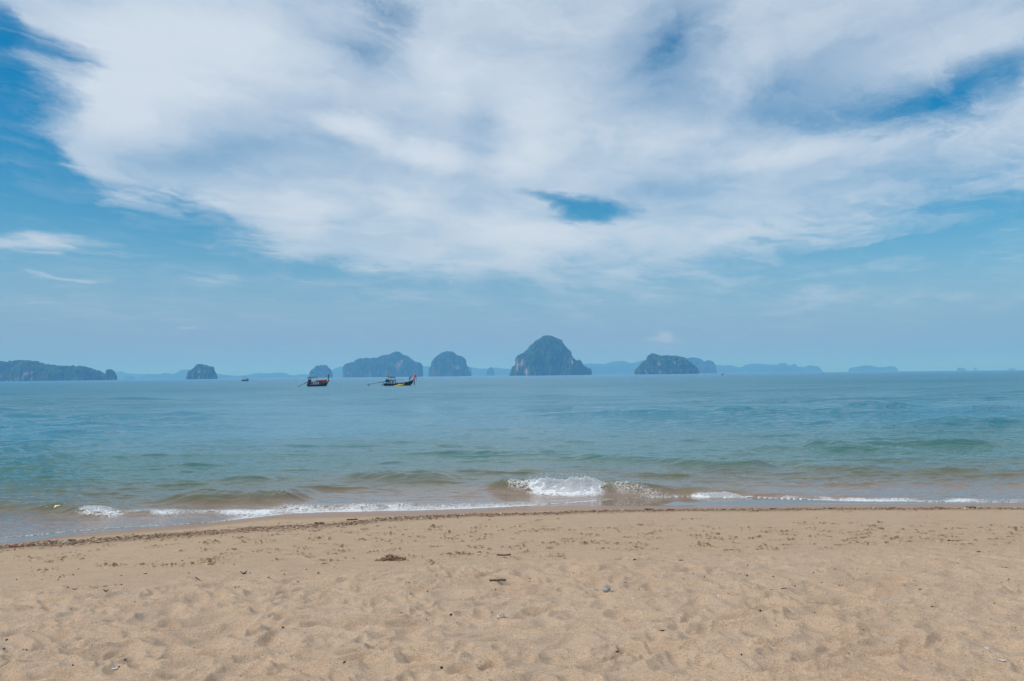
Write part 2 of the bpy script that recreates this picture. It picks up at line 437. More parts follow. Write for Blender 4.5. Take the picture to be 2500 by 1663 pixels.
c = m.mix(1.0, c, m.comb(gg, gg, gg), 'MULTIPLY')
c = m.mix(m.attr('film'), c, (0.23, 0.16, 0.115))
m.l.new(c, bs.inputs['Base Color'])
rough = m.mapr(m.attr('film'), 0, 1, m.mapr(m.attr('wet'), 0.3, 1, 0.85, 0.32), 0.05)
m.l.new(rough, bs.inputs['Roughness'])
m.l.new(m.mapr(m.attr('film'), 0, 1, 0.25, 0.8), bs.inputs['Specular IOR Level'])
bp = m.new('ShaderNodeBump'); bp.inputs['Distance'].default_value = 0.012
m.l.new(m.m('MULTIPLY', m.m('SUBTRACT', 1.0, m.attr('film')), 0.55), bp.inputs['Strength'])
m.l.new(m.m('ADD', m.m('MULTIPLY', grain, 0.4), m.m('MULTIPLY', m.noise(co, 28, 4, 0.65), 0.9)), bp.inputs['Height'])
m.l.new(bp.outputs[0], bs.inputs['Normal'])
SAND = mat
o = link('beach_sand', sme, SAND, smooth=True); tag(o, kind='structure')

# interpolation of the finished sand surface for things that rest on it
def sand_z(x, y):
    r = np.searchsorted(rows, y) - 1; r = int(np.clip(r, 0, len(rows) - 2))
    t = (y - rows[r]) / (rows[r + 1] - rows[r])
    return float(np.interp(x, Xg[r], Zs[r]) * (1 - t) + np.interp(x, Xg[r + 1], Zs[r + 1]) * t)

# ------------------------------------------------------------------ sea
SWELLS = [  # crest pixels, height, front width, back width
    ([(1120, 1190), (1180, 1180), (1245, 1172), (1300, 1176), (1400, 1176), (1500, 1172), (1600, 1186), (1690, 1200), (1760, 1206)], 0.25, 0.28, 1.3, [0, .35, 1, .95, 1, 1, .8, .45, 0]),
    ([(1640, 1206), (1700, 1197), (1780, 1194), (1850, 1203), (2000, 1212), (2300, 1217), (2520, 1220)], 0.14, 0.20, 0.9, [0, .8, 1, .8, .45, .35, .3]),
    ([(280, 1222), (400, 1212), (520, 1206), (620, 1202), (700, 1203), (800, 1214)], 0.24, 0.42, 1.3, [0, .55, .9, 1, .8, 0]),
    ([(-200, 1222), (0, 1228), (120, 1235), (220, 1237), (300, 1246), (450, 1247), (640, 1243), (760, 1240)], 0.16, 0.32, 0.9, [.6, .6, .65, 1, .5, .4, .3, 0]),
    ([(640, 1232), (700, 1233), (850, 1232), (1000, 1232), (1150, 1230), (1250, 1228)], 0.05, 0.2, 0.8, [0, 1, 1, .7, .4, 0]),
    ([(800, 1166), (870, 1156), (940, 1152), (1000, 1156), (1080, 1162), (1170, 1172)], 0.25, 0.5, 1.5, [0, .7, 1, .9, .6, 0]),
    ([(900, 1112), (1000, 1108), (1110, 1100), (1200, 1104), (1320, 1108), (1400, 1112)], 0.20, 0.6, 1.6, [0, .6, 1, .8, .7, 0]),
    ([(1360, 1114), (1430, 1112), (1500, 1116), (1600, 1120), (1700, 1130), (1830, 1136), (1900, 1140)], 0.20, 0.6, 1.6, [0, .7, .9, .8, .9, .9, 0]),
    ([(1760, 1094), (1900, 1088), (2020, 1084), (2100, 1086), (2200, 1094), (2300, 1100)], 0.28, 0.8, 1.8, [0, .7, 1, 1, .7, 0]),
    ([(1900, 1144), (2000, 1144), (2070, 1142), (2150, 1146), (2250, 1148), (2450, 1150), (2600, 1154)], 0.16, 0.45, 1.4, [0, .7, 1, .8, .6, .7, .5]),
    ([(1700, 1028), (1800, 1026), (1900, 1026), (2000, 1030), (2120, 1032)], 0.22, 0.9, 2.2, [0, .8, 1, .8, 0]),
    ([(2200, 1036), (2350, 1034), (2450, 1030), (2600, 1028)], 0.26, 1.0, 2.2, [0, .5, .9, 1]),
    ([(-200, 1085), (0, 1084), (120, 1082), (200, 1084), (290, 1088)], 0.20, 0.7, 1.8, [1, .9, 1, .8, 0]),
    ([(-200, 1022), (0, 1024), (60, 1026), (130, 1030)], 0.20, 1.0, 2.2, [1, 1, .8, 0]),
    ([(180, 1054), (240, 1050), (310, 1050)], 0.12, .8, 2, [0, 1, 0]),
    ([(560, 1108), (620, 1098), (650, 1096), (740, 1104), (820, 1106)], 0.12, .6, 1.6, [0, 1, .8, .5, 0]),
    ([(960, 1042), (1060, 1036), (1160, 1042)], 0.13, 1, 2.2, [0, 1, 0]),
    ([(760, 1030), (830, 1030), (900, 1034)], 0.09, 1, 2.2, [0, 1, 0]),
    ([(1400, 1022), (1480, 1022), (1570, 1026)], 0.10, 1, 2.2, [0, 1, 0]),
]
yw = 1.0 / np.linspace(1 / 10.5, 1 / 900.0, 640)
yw = np.r_[8.5, 9.2, 9.9, yw, 1200, 1700, 2400, 3500, 5500, 9000, 15000, 22000]
cw = outer(900, 12, 14)
Yw = np.repeat(yw[:, None], len(cw), 1); Xw = (0.80 * yw + 1.0)[:, None] * cw[None, :]
zsand, Dw = base_sand(Xw, Yw)
off = Yw - swash_edge(Xw) - 0.06 * fbm(Xw * 2.2, Yw * 0.3, 3, 101)      # seaward of the swash edge
sw = np.zeros_like(Yw); face = np.zeros_like(Yw)
YC = []
for si, (pts_, H, wf, wb, env) in enumerate(SWELLS):
    if si > 4: H *= 0.70
    H_ = H
    W = np.array([onplane(px, py, H_ * max(e, .2)) for (px, py), e in zip(pts_, env)])
    yc = np.interp(Xw, W[:, 0], W[:, 1]) + 0.10 * gn(Xw * 0.7, Xw * 0 + H * 91, 105)
    YC.append(yc); yc = yc + (0.12 * gn(Xw * 1.9, Xw * 0 + H * 53, 106) if si > 4 else 0)
    en = np.interp(Xw, W[:, 0], env, left=env[0] if env[0] else 0, right=env[-1] if env[-1] else 0)
    en = en * en * (3 - 2 * en) * (1 + (0.25 if si < 5 else 0.6) * gn(Xw * 0.9, Xw * 0 + 7.3 * H, 107))
    t = Yw - yc
    prof = np.where(t < 0, np.exp(-(t / wf) ** 2 * 1.2), np.exp(-np.abs(t / wb) ** 1.5))
    sw = sw + H * en * prof
spacing = np.gradient(yw)[:, None]
def band(lx, ly, seed, sx=0.0):
    f = np.clip(1.6 - spacing / (ly * 0.8), 0, 1)
    return f * gn(Xw / lx + sx * Yw, Yw / ly, seed)
# wind-roughened water to the sides, calmer in the middle
ang = Xw / np.maximum(Yw, 1)
rough_ = np.clip(0.62 + 0.9 * sstep(0.02, 0.45, ang) + 0.9 * sstep(-0.25, -0.62, ang) + 0.5 * gn(Xw / 18, Yw / 26, 111), 0.15, 1.6)
far_y = sstep(15, 30, Yw)
inter = np.clip(0.25 + 1.6 * gn(Xw / 6, Yw / 3.5, 151), 0, 1.4)
inter2 = np.clip(0.3 + 1.6 * gn(Xw / 15, Yw / 9, 153), 0, 1.4)
chop = rough_ * (0.022 * band(1.1, .42, 113, .05) + 0.014 * band(.45, .20, 117, -.1) + 0.0065 * band(.22, .11, 119)
                 + far_y * (0.23 * np.maximum(band(5.0, 1.0, 121, .02), 0) ** 1.5 * inter + 0.34 * np.maximum(band(13, 2.6, 123), 0) ** 1.4 * inter2 + 0.26 * np.maximum(band(30, 6, 124), 0) ** 1.3 + 0.5 * np.maximum(band(70, 14, 125), 0) ** 1.3))
inter3 = np.clip(0.35 + 1.5 * gn(Xw / 2.6, Yw / 1.5, 155), 0, 1.4)
chop = chop + 0.0016 * band(.3, .16, 127) + inter3 * (0.080 * np.maximum(band(1.9, .32, 157, .05), 0) ** 1.5 + 0.045 * np.maximum(band(.9, .18, 159, -.05), 0) ** 1.5)
deep = sstep(0.1, 2.6, off)
Zw = sw * sstep(-0.02, 0.5, off) + chop * (0.06 + 0.94 * deep)
# ripples ride the faces of the swells
Zw = Zw + sw * (0.16 * band(.55, .17, 131, .35) + 0.10 * band(.28, .10, 133, -.3))
thin = 0.004 + 0.020 * sstep(0, 1.2, off)
Zw = np.maximum(Zw, zsand + thin)
edge_in = sstep(-0.02, 0.03, off)
Zw = np.where(off > 0, Zw, zsand - 0.02 - 0.05 * sstep(0, -0.3, off))
depth = np.clip(Zw - zsand, 0, 6)
# foam: amount per place, the lace itself comes from the material
fo = np.zeros_like(Yw)
xn = Xw
def inx(p0, p1, s, yref=1215):
    a, b = onplane(p0, yref)[0], onplane(p1, yref)[0]
    return sstep(a - s, a + s, xn) * sstep(b + s, b - s, xn)
fo += 0.75 * np.exp(-(off / 0.035) ** 2) * (off > 0) * (0.35 + 0.65 * inx(670, 1460, .5) + .5 * inx(1700, 2700, .4))
fo += inx(672, 1010, 0.3) * sstep(1.05, 0.1, off) * (off > 0) * 0.50 * (0.65 + 0.7 * gn(Xw * 1.3, Yw * 1.5, 183))
fo += inx(1000, 1290, 0.5) * sstep(0.7, 0.0, off) * (off > 0) * 0.34
brk = 0.55 + 0.9 * gn(Xw * 1.6, Yw * 1.2, 181)
fo += inx(1862, 2700, 0.3) * np.exp(-((off - 0.16) / 0.14) ** 2) * 0.62 * brk
fo += inx(1700, 1862, 0.15) * np.exp(-((Yw - YC[1] + .10) / 0.16) ** 2) * 0.9
fo += inx(1862, 2300, 0.4) * np.exp(-((Yw - YC[1] + .06) / 0.12) ** 2) * 0.45 * brk
fo += inx(228, 300, .25, 1250) * np.exp(-((Yw - YC[3] + .10) / 0.14) ** 2) * 0.6
fo += inx(290, 660, .2, 1250) * np.exp(-((Yw - YC[3] + .12) / 0.20) ** 2) * 0.85 * brk
fo += inx(1300, 1450, .26, 1190) * np.exp(-((Yw - YC[0] + .14) / 0.26) ** 2) * 1.15
fo += inx(1240, 1300, .2, 1190) * np.exp(-((Yw - YC[0] + .10) / 0.20) ** 2) * 0.28
fo += inx(1480, 1700, .2, 1190) * np.exp(-((Yw - YC[0] + .15) / 0.26) ** 2) * 0.26
fo += inx(0, 1500, 1.0) * sstep(3.0, 0.3, off) * (off > 0) * 0.20
fo += 0.10 * sstep(0.12, 0.25, sw) * sstep(26, 15, Yw)
wme = mesh_np('sea_water', np.stack([Xw, Yw, Zw], -1).reshape(-1, 3), grid_faces(*Xw.shape))
set_attr(wme, 'depth', depth); set_attr(wme, 'foam', np.clip(fo, 0, 1.2)); set_attr(wme, 'ruffle', rough_)
mat = bpy.data.materials.new('sea'); mat.use_nodes = True
m = NT(mat.node_tree); bs = m.n['Principled BSDF']
co = m.new('ShaderNodeNewGeometry').outputs['Position']
dp = m.attr('depth'); ff = m.attr('foam'); rf = m.attr('ruffle')
c = m.mix(m.mapr(dp, 0.0, 0.25), (0.27, 0.195, 0.145), (0.155, 0.135, 0.08))
c = m.mix(m.mapr(dp, 0.10, 0.8), c, (0.045, 0.150, 0.130))
c = m.mix(m.mapr(dp, 0.6, 2.6), c, (0.030, 0.205, 0.295))
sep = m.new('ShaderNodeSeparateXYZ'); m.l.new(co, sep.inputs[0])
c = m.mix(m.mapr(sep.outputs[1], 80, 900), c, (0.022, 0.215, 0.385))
lace = m.noise(m.mapping(co, sc=(1, 1.0, 1)), 9.0, 6, 0.72, 1.2)
ridge = m.m('ABSOLUTE', m.m('SUBTRACT', lace, 0.5))
lc = m.m('SUBTRACT', m.m('MULTIPLY', ff, 0.62), m.m('MULTIPLY', ridge, m.mapr(ff, 0.7, 1.1, 4.0, 1.0)))
fmask = m.mapr(m.m('ADD', lc, m.m('MULTIPLY', m.m('SUBTRACT', m.noise(co, 30, 3, 0.7), 0.5), 0.5)), 0.02, 0.26)
fmask = m.m('MULTIPLY', fmask, m.mapr(ff, 0.05, 0.3))
c = m.mix(fmask, c, (0.80, 0.82, 0.84))
m.l.new(c, bs.inputs['Base Color'])
m.l.new(m.m('MAXIMUM', m.mapr(fmask, 0, 1, 0.05, 0.6), m.mapr(sep.outputs[1], 40, 180, 0.05, 0.27)), bs.inputs['Roughness'])
bs.inputs['IOR'].default_value = 1.333
# waves as real relief: three sizes, squeezed along the crests
b1 = m.noise(m.mapping(co, rot=(0, 0, R(4)), sc=(0.35, 1.0, 1)), 0.28, 5, 0.62)
b2 = m.noise(m.mapping(co, rot=(0, 0, R(-8)), sc=(0.45, 1.0, 1)), 1.6, 4, 0.6)
b3 = m.noise(m.mapping(co, sc=(0.6, 1.0, 1)), 9.0, 3, 0.6)
h = m.m('MULTIPLY', m.m('ADD', m.m('MULTIPLY', b1, m.mapr(sep.outputs[1], 25, 90, 0.0, 1.5)), m.m('MULTIPLY', b2, m.mapr(sep.outputs[1], 16, 60, 0.05, 0.36))), rf)
h = m.m('ADD', h, m.m('MULTIPLY', b3, m.m('MULTIPLY', m.mapr(dp, 0.02, 0.4, 0.1, 1.0), 0.020)))
bp = m.new('ShaderNodeBump'); bp.inputs['Distance'].default_value = 1.0; bp.inputs['Strength'].default_value = 0.95
m.l.new(h, bp.inputs['Height']); m.l.new(bp.outputs[0], bs.inputs['Normal'])
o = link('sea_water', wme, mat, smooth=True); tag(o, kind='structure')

# white water thrown up by the breakers: many small lumps and drops
ICO = bmesh.new(); bmesh.ops.create_icosphere(ICO, subdivisions=1, radius=1.0)
ICO_V = np.array([v.co[:] for v in ICO.verts]); ICO_F = np.array([[v.index for v in f.verts] for f in ICO.faces]); ICO.free()
OCT_V = np.array([(1, 0, 0), (-1, 0, 0), (0, 1, 0), (0, -1, 0), (0, 0, 1), (0, 0, -1)], float)
OCT_F = np.array([(0, 2, 4), (2, 1, 4), (1, 3, 4), (3, 0, 4), (2, 0, 5), (1, 2, 5), (3, 1, 5), (0, 3, 5)])
def scatter_mesh(name, P_, Sc, base_v, base_f, jitter=0.25):
    n = len(P_); nv = len(base_v)
    a = rng.uniform(0, 2 * np.pi, n); c_, s_ = np.cos(a), np.sin(a)
    v = base_v[None] * (1 + rng.normal(0, jitter, (n, nv, 1))) * Sc[:, None, :]
    vx = v[..., 0] * c_[:, None] - v[..., 1] * s_[:, None]; vy = v[..., 0] * s_[:, None] + v[..., 1] * c_[:, None]
    v = np.stack([vx, vy, v[..., 2]], -1) + P_[:, None, :]
    f = base_f[None] + (np.arange(n) * nv)[:, None, None]
    return mesh_np(name, v.reshape(-1, 3), f.reshape(-1, base_f.shape[1]))

def simple_mat(name, col, rough=0.6, metal=0.0, vary=0.0, scale=8.0, bump=0.0, spec=0.5):
    mt = bpy.data.materials.new(name); mt.use_nodes = True
    q = NT(mt.node_tree); b_ = q.n['Principled BSDF']
    b_.inputs['Roughness'].default_value = rough; b_.inputs['Metallic'].default_value = metal
    b_.inputs['Specular IOR Level'].default_value = spec
    tc = q.new('ShaderNodeTexCoord').outputs['Object']
    n_ = q.noise(tc, scale, 5, 0.6)
    k = max(vary, 0.05)
    f_ = q.mapr(n_, 0.3, 0.7, 1 - k, 1 + k, False)
    q.l.new(q.mix(1.0, tuple(col), q.comb(f_, f_, f_), 'MULTIPLY'), b_.inputs['Base Color'])
    if bump:
        bb = q.new('ShaderNodeBump'); bb.inputs['Distance'].default_value = bump; q.l.new(n_, bb.inputs['Height']); q.l.new(bb.outputs[0], b_.inputs['Normal'])
    return mt

FOAM = simple_mat('foam', (0.80, 0.83, 0.86), 0.7, vary=0.06, scale=30)
def water_z(x, y):
    r_ = np.clip(np.searchsorted(yw, y) - 1, 0, len(yw) - 2); out = np.zeros(len(x))
    for i_ in range(len(x)):
        k_ = r_[i_]; t = (y[i_] - yw[k_]) / (yw[k_ + 1] - yw[k_])
        out[i_] = np.interp(x[i_], Xw[k_], Zw[k_]) * (1 - t) + np.interp(x[i_], Xw[k_ + 1], Zw[k_ + 1]) * t
    return out
def foam_on(idx, p0, p1, n, puff, front, back, size=(.006, .022), seed=1):
    pts_, H, wf, wb, env = SWELLS[idx]
    W = np.array([onplane(px, py, H * max(e, .2)) for (px, py), e in zip(pts_, env)])
    pyr = lambda p: np.interp(p, [a[0] for a in pts_], [a[1] for a in pts_]) + 12
    xa, xb = onplane(p0, pyr(p0))[0], onplane(p1, pyr(p1))[0]
    t = rng.uniform(0, 1, n); x = xa + (xb - xa) * t
    yc = np.interp(x, W[:, 0], W[:, 1]) + 0.10 * gn(x * 0.7, x * 0 + H * 91, 105)
    u = rng.uniform(-back, front, n); y = yc - u
    e_ = np.minimum(1, np.minimum(t, 1 - t) / 0.22) ** .8
    lump_ = 0.55 + 0.45 * gn(x * 6, x * 0 + seed, 161) + 0.35 * gn(x * 19, x * 0 + seed, 163)
    lift = puff * e_ * np.clip(lump_, .1, 1.3) * rng.uniform(0, 1, n) ** 1.3 * np.exp(-((u - .02) / (front * .6)) ** 2)
    edge_ = 0.5 * gn(x * 3.1, x * 0 + seed * 1.7, 171) + 0.35 * gn(x * 9, x * 0 + seed, 173)
    keep = (gn(x * 9, y * 14, 165 + seed) > 0.35 - 1.1 * e_ + 0.7 * np.clip(u / front, 0, 1)) & (u < front * (0.45 + 0.55 * e_ + 0.35 * edge_)) & (u > -back * (.3 + .7 * e_))
    keep &= rng.uniform(0, 1, n) < 0.15 + 1.1 * e_ ** 1.5
    z = water_z(x, y) + .004 + lift
    s_ = rng.uniform(*size, n) * (1.1 - .5 * lift / max(puff, 1e-3))
    return np.stack([x, y, z], 1)[keep], np.stack([s_ * 1.25, s_, s_ * rng.uniform(.8, 1.8, n)], 1)[keep]
def foam_edge(p0, p1, fpx, n, wid, size=(.003, .009)):
    px = rng.uniform(p0, p1, n); Q = np.array([onplane(p, fpx(p)) for p in px])
    y = Q[:, 1] + wid * rng.uniform(-.3, 1, n) ** 2; s_ = rng.uniform(*size, n)
    return np.stack([Q[:, 0], y, water_z(Q[:, 0], y) + .002], 1), np.stack([s_ * 1.5, s_, s_ * .8], 1)
fp, fs = [], []
for a_, b_ in (foam_on(0, 1284, 1468, 16000, .11, .30, .10, (.0025, .0085), seed=1), foam_on(1, 1700, 1858, 5200, .09, .18, .08, (.002, .007), seed=2), foam_on(1, 1862, 2520, 1500, .012, .16, .04, (.002, .006), seed=3),
               foam_on(3, 224, 288, 1500, .045, .18, .06, (.002, .007), seed=4), foam_on(3, 292, 650, 900, .010, .16, .04, (.002, .006), seed=5),
               foam_on(0, 1474, 1700, 420, .01, .35, .10, (.003, .008), seed=6)):
    fp.append(a_); fs.append(b_)
# flung droplets above the big breaker
k = 200; px = rng.uniform(1290, 1455, k); q = np.array([onplane(p, 1202) for p in px])
fp.append(np.stack([q[:, 0], q[:, 1] - .25, rng.uniform(.28, .44, k)], 1)); s_ = rng.uniform(.003, .007, k); fs.append(np.stack([s_, s_, s_ * 1.6], 1))
fme = scatter_mesh('sea_foam', np.concatenate(fp), np.concatenate(fs), OCT_V, OCT_F, .3)
o = link('sea_foam', fme, FOAM, smooth=True); tag(o, 'white foam and spray thrown up by the small waves breaking at the shore', kind='stuff')

# ------------------------------------------------------------------ islands
def island_mat(name, green, rockc, rock_amt):
    mt = bpy.data.materials.new(name); mt.use_nodes = True
    q = NT(mt.node_tree); b_ = q.n['Principled BSDF']; b_.inputs['Roughness'].default_value = 0.9; b_.inputs['Specular IOR Level'].default_value = 0.1
    tc = q.new('ShaderNodeTexCoord').outputs['Object']
    n1 = q.noise(tc, 0.05, 5, 0.7); n2 = q.noise(q.mapping(tc, sc=(1, 1, 0.35)), 0.06, 6, 0.75)
    gcol = q.mix(q.mapr(n1, 0.35, 0.65), tuple(g * 0.15 for g in green), tuple(g * 2.6 for g in green))
    rcol = q.mix(q.mapr(n2, 0.4, 0.62), tuple(g * 0.45 for g in rockc), rockc)
    f_ = q.mapr(q.m('ADD', q.attr('rock'), q.m('MULTIPLY', q.m('SUBTRACT', q.noise(q.mapping(tc, sc=(1, 1, 0.22)), 0.11, 5, 0.75), 0.5), 3.2)), 0.40, 0.85)
    q.l.new(q.mix(f_, gcol, rcol), b_.inputs['Base Color'])
    return mt
ISL = island_mat('island', (0.012, 0.040, 0.020), (0.46, 0.34, 0.31), 1)
HAZY = simple_mat('distant_forest', (0.02, 0.045, 0.03), 0.9, vary=0.3, scale=0.01, spec=0.1)

def island(name, dist, sil, base_py, label=None, rocks=(), depth_ratio=0.55, rough=1.0, mat=None, ncol=150, nring=40, kind=None, cat='island', seed=1):
    """sil: silhouette in pixels left to right; a solid body with its own depth stands at that distance"""
    pxs = np.array([p[0] for p in sil], float); pys = np.array([p[1] for p in sil], float)
    mpp = dist / F
    cxp = 0.5 * (pxs[0] + pxs[-1])
    base_y = np.array([915.9 - (p - 1250) * math.tan(ROLL) for p in pxs]) + HC / mpp / 1.0
    wx_ = np.array([ray(p, 916)[0] / ray(p, 916)[1] * dist for p in pxs])
    hs_ = np.maximum((base_y - pys) * mpp / np.cos(np.arctan(wx_ / dist)) ** 0, 0.5) * 1.0
    L = wx_[-1] - wx_[0]; xc = 0.5 * (wx_[0] + wx_[-1])
    xs = np.linspace(wx_[0], wx_[-1], ncol)
    T = np.interp(xs, wx_, hs_)
    T = T * (1 + 0.0 * xs)
    u = (xs - xc) / (L / 2)
    Dp = L * depth_ratio * 0.5 * np.clip(1 - np.abs(u) ** 3.2, 0.0, 1) ** 0.6 + L * 0.01
    Dp = Dp * (1 + 0.25 * gn(xs / (L * 0.16), xs * 0 + seed, seed + 200))
    th = np.linspace(0, np.pi, nring)
    cs, sn = np.cos(th), np.sin(th)
    cy = -np.sign(cs) * np.abs(cs) ** 0.75; sz = np.clip(sn, 0, 1) ** 0.72
    V = np.zeros((ncol, nring, 3))
    V[..., 0] = (xs - xc)[:, None]; V[..., 1] = Dp[:, None] * cy[None] ; V[..., 2] = T[:, None] * sz[None]
    # relief: buttresses, then tree-sized lumps
    q = V / max(L, 1) * 9 + seed * 7.7
    n1 = fbm3(q, 3, seed); sc = T.max()
    bsz = max(9.0, 1.8 * mpp * 2.44)
    n2 = fbm3(V / bsz + seed, 2, seed + 50)
    edge = np.minimum(1, sz * 3)[None] * np.minimum(1, (np.minimum(np.arange(ncol), np.arange(ncol)[::-1]) / 4.0))[:, None]
    V[..., 1] += (n1 * L * 0.035 + n2 * bsz * 0.75 * rough) * edge * np.sign(cy)[None]
    V[..., 2] += (n2 * bsz * 0.75 * rough) * edge
    V[..., 0] += n2 * bsz * 0.4 * rough * edge
    V[..., 2] = np.maximum(V[..., 2], 0)
    V[:, 0, 2] = -2; V[:, -1, 2] = -2
    top = T[:, None] * sz[None]
    rock = np.zeros((ncol, nring))
    pxcol = np.interp(xs, wx_, pxs)
    for (rx0, ry0, rrx, rry, wt) in rocks:
        zz = (base_y.mean() - ry0) * mpp; dz = rry * mpp
        rock = np.maximum(rock, wt * np.exp(-((pxcol[:, None] - rx0) / rrx) ** 2 - ((V[..., 2] - zz) / dz) ** 2))
    rock = np.maximum(rock, 0.32 * (V[..., 2] < 0.25 * T.max()))
    caps = []
    verts = V.reshape(-1, 3)
    faces = grid_faces(ncol, nring)
    me = mesh_np(name, verts, faces)
    bm = bmesh.new(); bm.from_mesh(me)
    bm.verts.ensure_lookup_table()
    bm.faces.new([bm.verts[i] for i in range(nring)]); bm.faces.new([bm.verts[(ncol - 1) * nring + i] for i in range(nring)][::-1])
    bmesh.ops.recalc_face_normals(bm, faces=bm.faces[:]); bm.to_mesh(me); bm.free()
    set_attr(me, 'rock', rock)
    o = link(name, me, mat or ISL); o.location = (xc, dist, 0)
    if kind: tag(o, kind=kind)
    else: tag(o, label, cat)
    return o

def mk(pts, ox, oy, sc): return [(ox + x / sc, oy + y / sc) for x, y in pts]
# near ring
island('forested_island', 3000, mk([(-500, 130), (-200, 100), (0, 98), (60, 112), (140, 122), (200, 124), (270, 104), (320, 88), (400, 88), (600, 98), (700, 112), (760, 165), (870, 178), (990, 174), (1100, 202), (1230, 212), (1330, 204), (1350, 192), (1385, 200),
    (1430, 255), (1465, 256), (1520, 210), (1600, 204), (1700, 218), (1790, 272), (1890, 262), (1930, 290), (1960, 335), (1990, 308), (2020, 345), (2095, 345)], 0, 870, 8.128), 926,
    'long low forested headland at the far left edge of the sea with pale rock scars', rocks=[(14, 905, 5, 6, 1), (100, 912, 7, 9, 1), (82, 922, 4, 6, 1), (95, 924, 3, 5, .9), (112, 910, 3, 5, .8), (160, 909, 3, 5, .8), (113, 922, 3, 5, .8), (176, 919, 3, 5, .6), (205, 915, 3, 8, .5)], ncol=300, depth_ratio=0.35, seed=3)
island('rock_islet', 2960, mk([(2095, 400), (2100, 300), (2115, 262), (2190, 264), (2250, 290), (2275, 325), (2280, 350), (2310, 410), (2318, 445)], 0, 870, 8.128), 926,
    'blocky rock stub at the right tip of the long left headland', rocks=[(260, 920, 4, 8, .5)], ncol=60, nring=30, seed=5, rough=.6)
island('rock_islet', 3150, mk([(1605, 952), (1640, 930), (1665, 890), (1670, 825), (1720, 795), (1760, 770), (1790, 735), (1830, 722), (1890, 716), (1940, 728), (1990, 755), (2040, 762), (2082, 790), (2080, 870), (2120, 900), (2148, 945)], 230, 790, 7.142), 924,
    'small dark wooded islet standing alone between the left headland and the white tour boat', rocks=[(506, 907, 3, 4, 1), (492, 908, 6, 4, .6), (480, 918, 3, 6, .6)], ncol=110, seed=7)
island('karst_island', 3350, mk([(140, 1130), (150, 1085), (200, 990), (215, 920), (310, 880), (312, 740), (302, 700), (350, 640), (430, 600), (520, 555), (630, 465), (680, 365), (760, 330), (830, 240), (900, 205), (960, 175), (1040, 128), (1160, 114), (1240, 118), (1380, 160), (1490, 225),
    (1560, 310), (1630, 415), (1650, 460), (1710, 490), (1735, 530), (1750, 610), (1800, 720), (1900, 770), (1925, 775), (1945, 750), (1980, 752), (2040, 850), (2120, 930), (2200, 965), (2260, 945), (2285, 1010), (2300, 1105)], 1230, 810, 10.714), 915,
    'largest dome shaped limestone island covered in trees with pale cliffs at its left foot', rocks=[(1263, 895, 4, 20, 1.1), (1275, 890, 7, 14, .8), (1283, 906, 5, 9, 1), (1392, 885, 3, 12, .8), (1362, 900, 10, 8, .5), (1386, 892, 4, 12, .6), (1345, 910, 14, 4, .5)],
    ncol=260, nring=90, seed=11, depth_ratio=.7)
island('karst_island', 3300, mk([(585, 440), (590, 410), (630, 370), (680, 320), (715, 310), (720, 275), (745, 254), (780, 254), (825, 272), (860, 270), (905, 266), (940, 278), (1000, 274), (1060, 296), (1100, 330), (1150, 370), (1195, 415), (1200, 434)], 1400, 800, 3.928), 912,
    'flat topped green island with vertical pale streaks right of the largest island', rocks=[(1601, 890, 3, 7, 1), (1640, 887, 3, 6, .8), (1568, 905, 5, 6, .9), (1603, 907, 2, 4, 1), (1627, 903, 4, 6, .5), (1655, 905, 2, 5, .6)], ncol=200, nring=60, seed=13)
# middle distance
island('karst_island', 4300, mk([(120, 550), (118, 405), (145, 360), (190, 328), (320, 312), (360, 270), (430, 243), (480, 246), (545, 235), (585, 250), (650, 236), (710, 242), (790, 198), (890, 188), (980, 150), (1030, 130), (1080, 138), (1130, 190), (1200, 200), (1260, 245), (1330, 300), (1410, 320),
    (1465, 380), (1465, 470), (1480, 535)], 820, 840, 6.932), 918, 'long humped island behind the longtail boat with the standing person', rocks=[(978, 900, 10, 16, .9), (987, 884, 4, 5, .8), (1020, 912, 8, 8, .6), (842, 912, 3, 7, .5)], ncol=220, nring=60, seed=17)
island('karst_island', 4250, mk([(1565, 530), (1580, 420), (1615, 370), (1625, 300), (1660, 250), (1720, 200), (1800, 150), (1870, 134), (1940, 126), (1990, 142), (2050, 200), (2110, 202), (2160, 225), (2200, 270), (2202, 340), (2225, 400), (2240, 460), (2290, 510), (2290, 530)], 820, 840, 6.932), 917,
    'rounded steep island just left of the largest one with a pinkish bare cliff', rocks=[(1120, 898, 8, 6, 1), (1108, 893, 10, 6, .6), (1058, 905, 3, 14, .6)], ncol=150, nring=60, seed=19)
island('karst_island', 4500, mk([(765, 470), (768, 440), (790, 405), (830, 372), (885, 356), (930, 364), (960, 390), (985, 430), (990, 470)], 560, 800, 3.928), 921,
    'small rounded island directly behind the left longtail boat', rocks=[(788, 911, 3, 4, .9), (758, 915, 3, 5, .5)], ncol=90, seed=23)
island('karst_island', 5800, mk([(1060, 436), (1075, 305), (1110, 290), (1180, 288), (1230, 310), (1260, 335), (1270, 320), (1310, 320), (1345, 335), (1365, 380), (1372, 434)], 1400, 800, 3.928), 911,
    'paler blue island partly hidden behind the right end of the flat topped one', rocks=[(1712, 900, 8, 8, .6)], ncol=120, seed=29)
island('rock_islet', 6300, mk([(2215, 530), (2220, 385), (2245, 376), (2290, 400), (2300, 430), (2298, 530)], 820, 840, 6.932), 917, 'pale sliver of an islet behind the right foot of the rounded island', ncol=40, nring=20, seed=31, rough=.4)
island('rock_islet', 6500, mk([(886, 545), (888, 500), (905, 470), (935, 455), (960, 462), (972, 490), (976, 545)], 1000, 800, 4.714), 916, 'narrow faint rock tower in the gap left of the largest island', ncol=50, nring=24, seed=37, rough=.5)
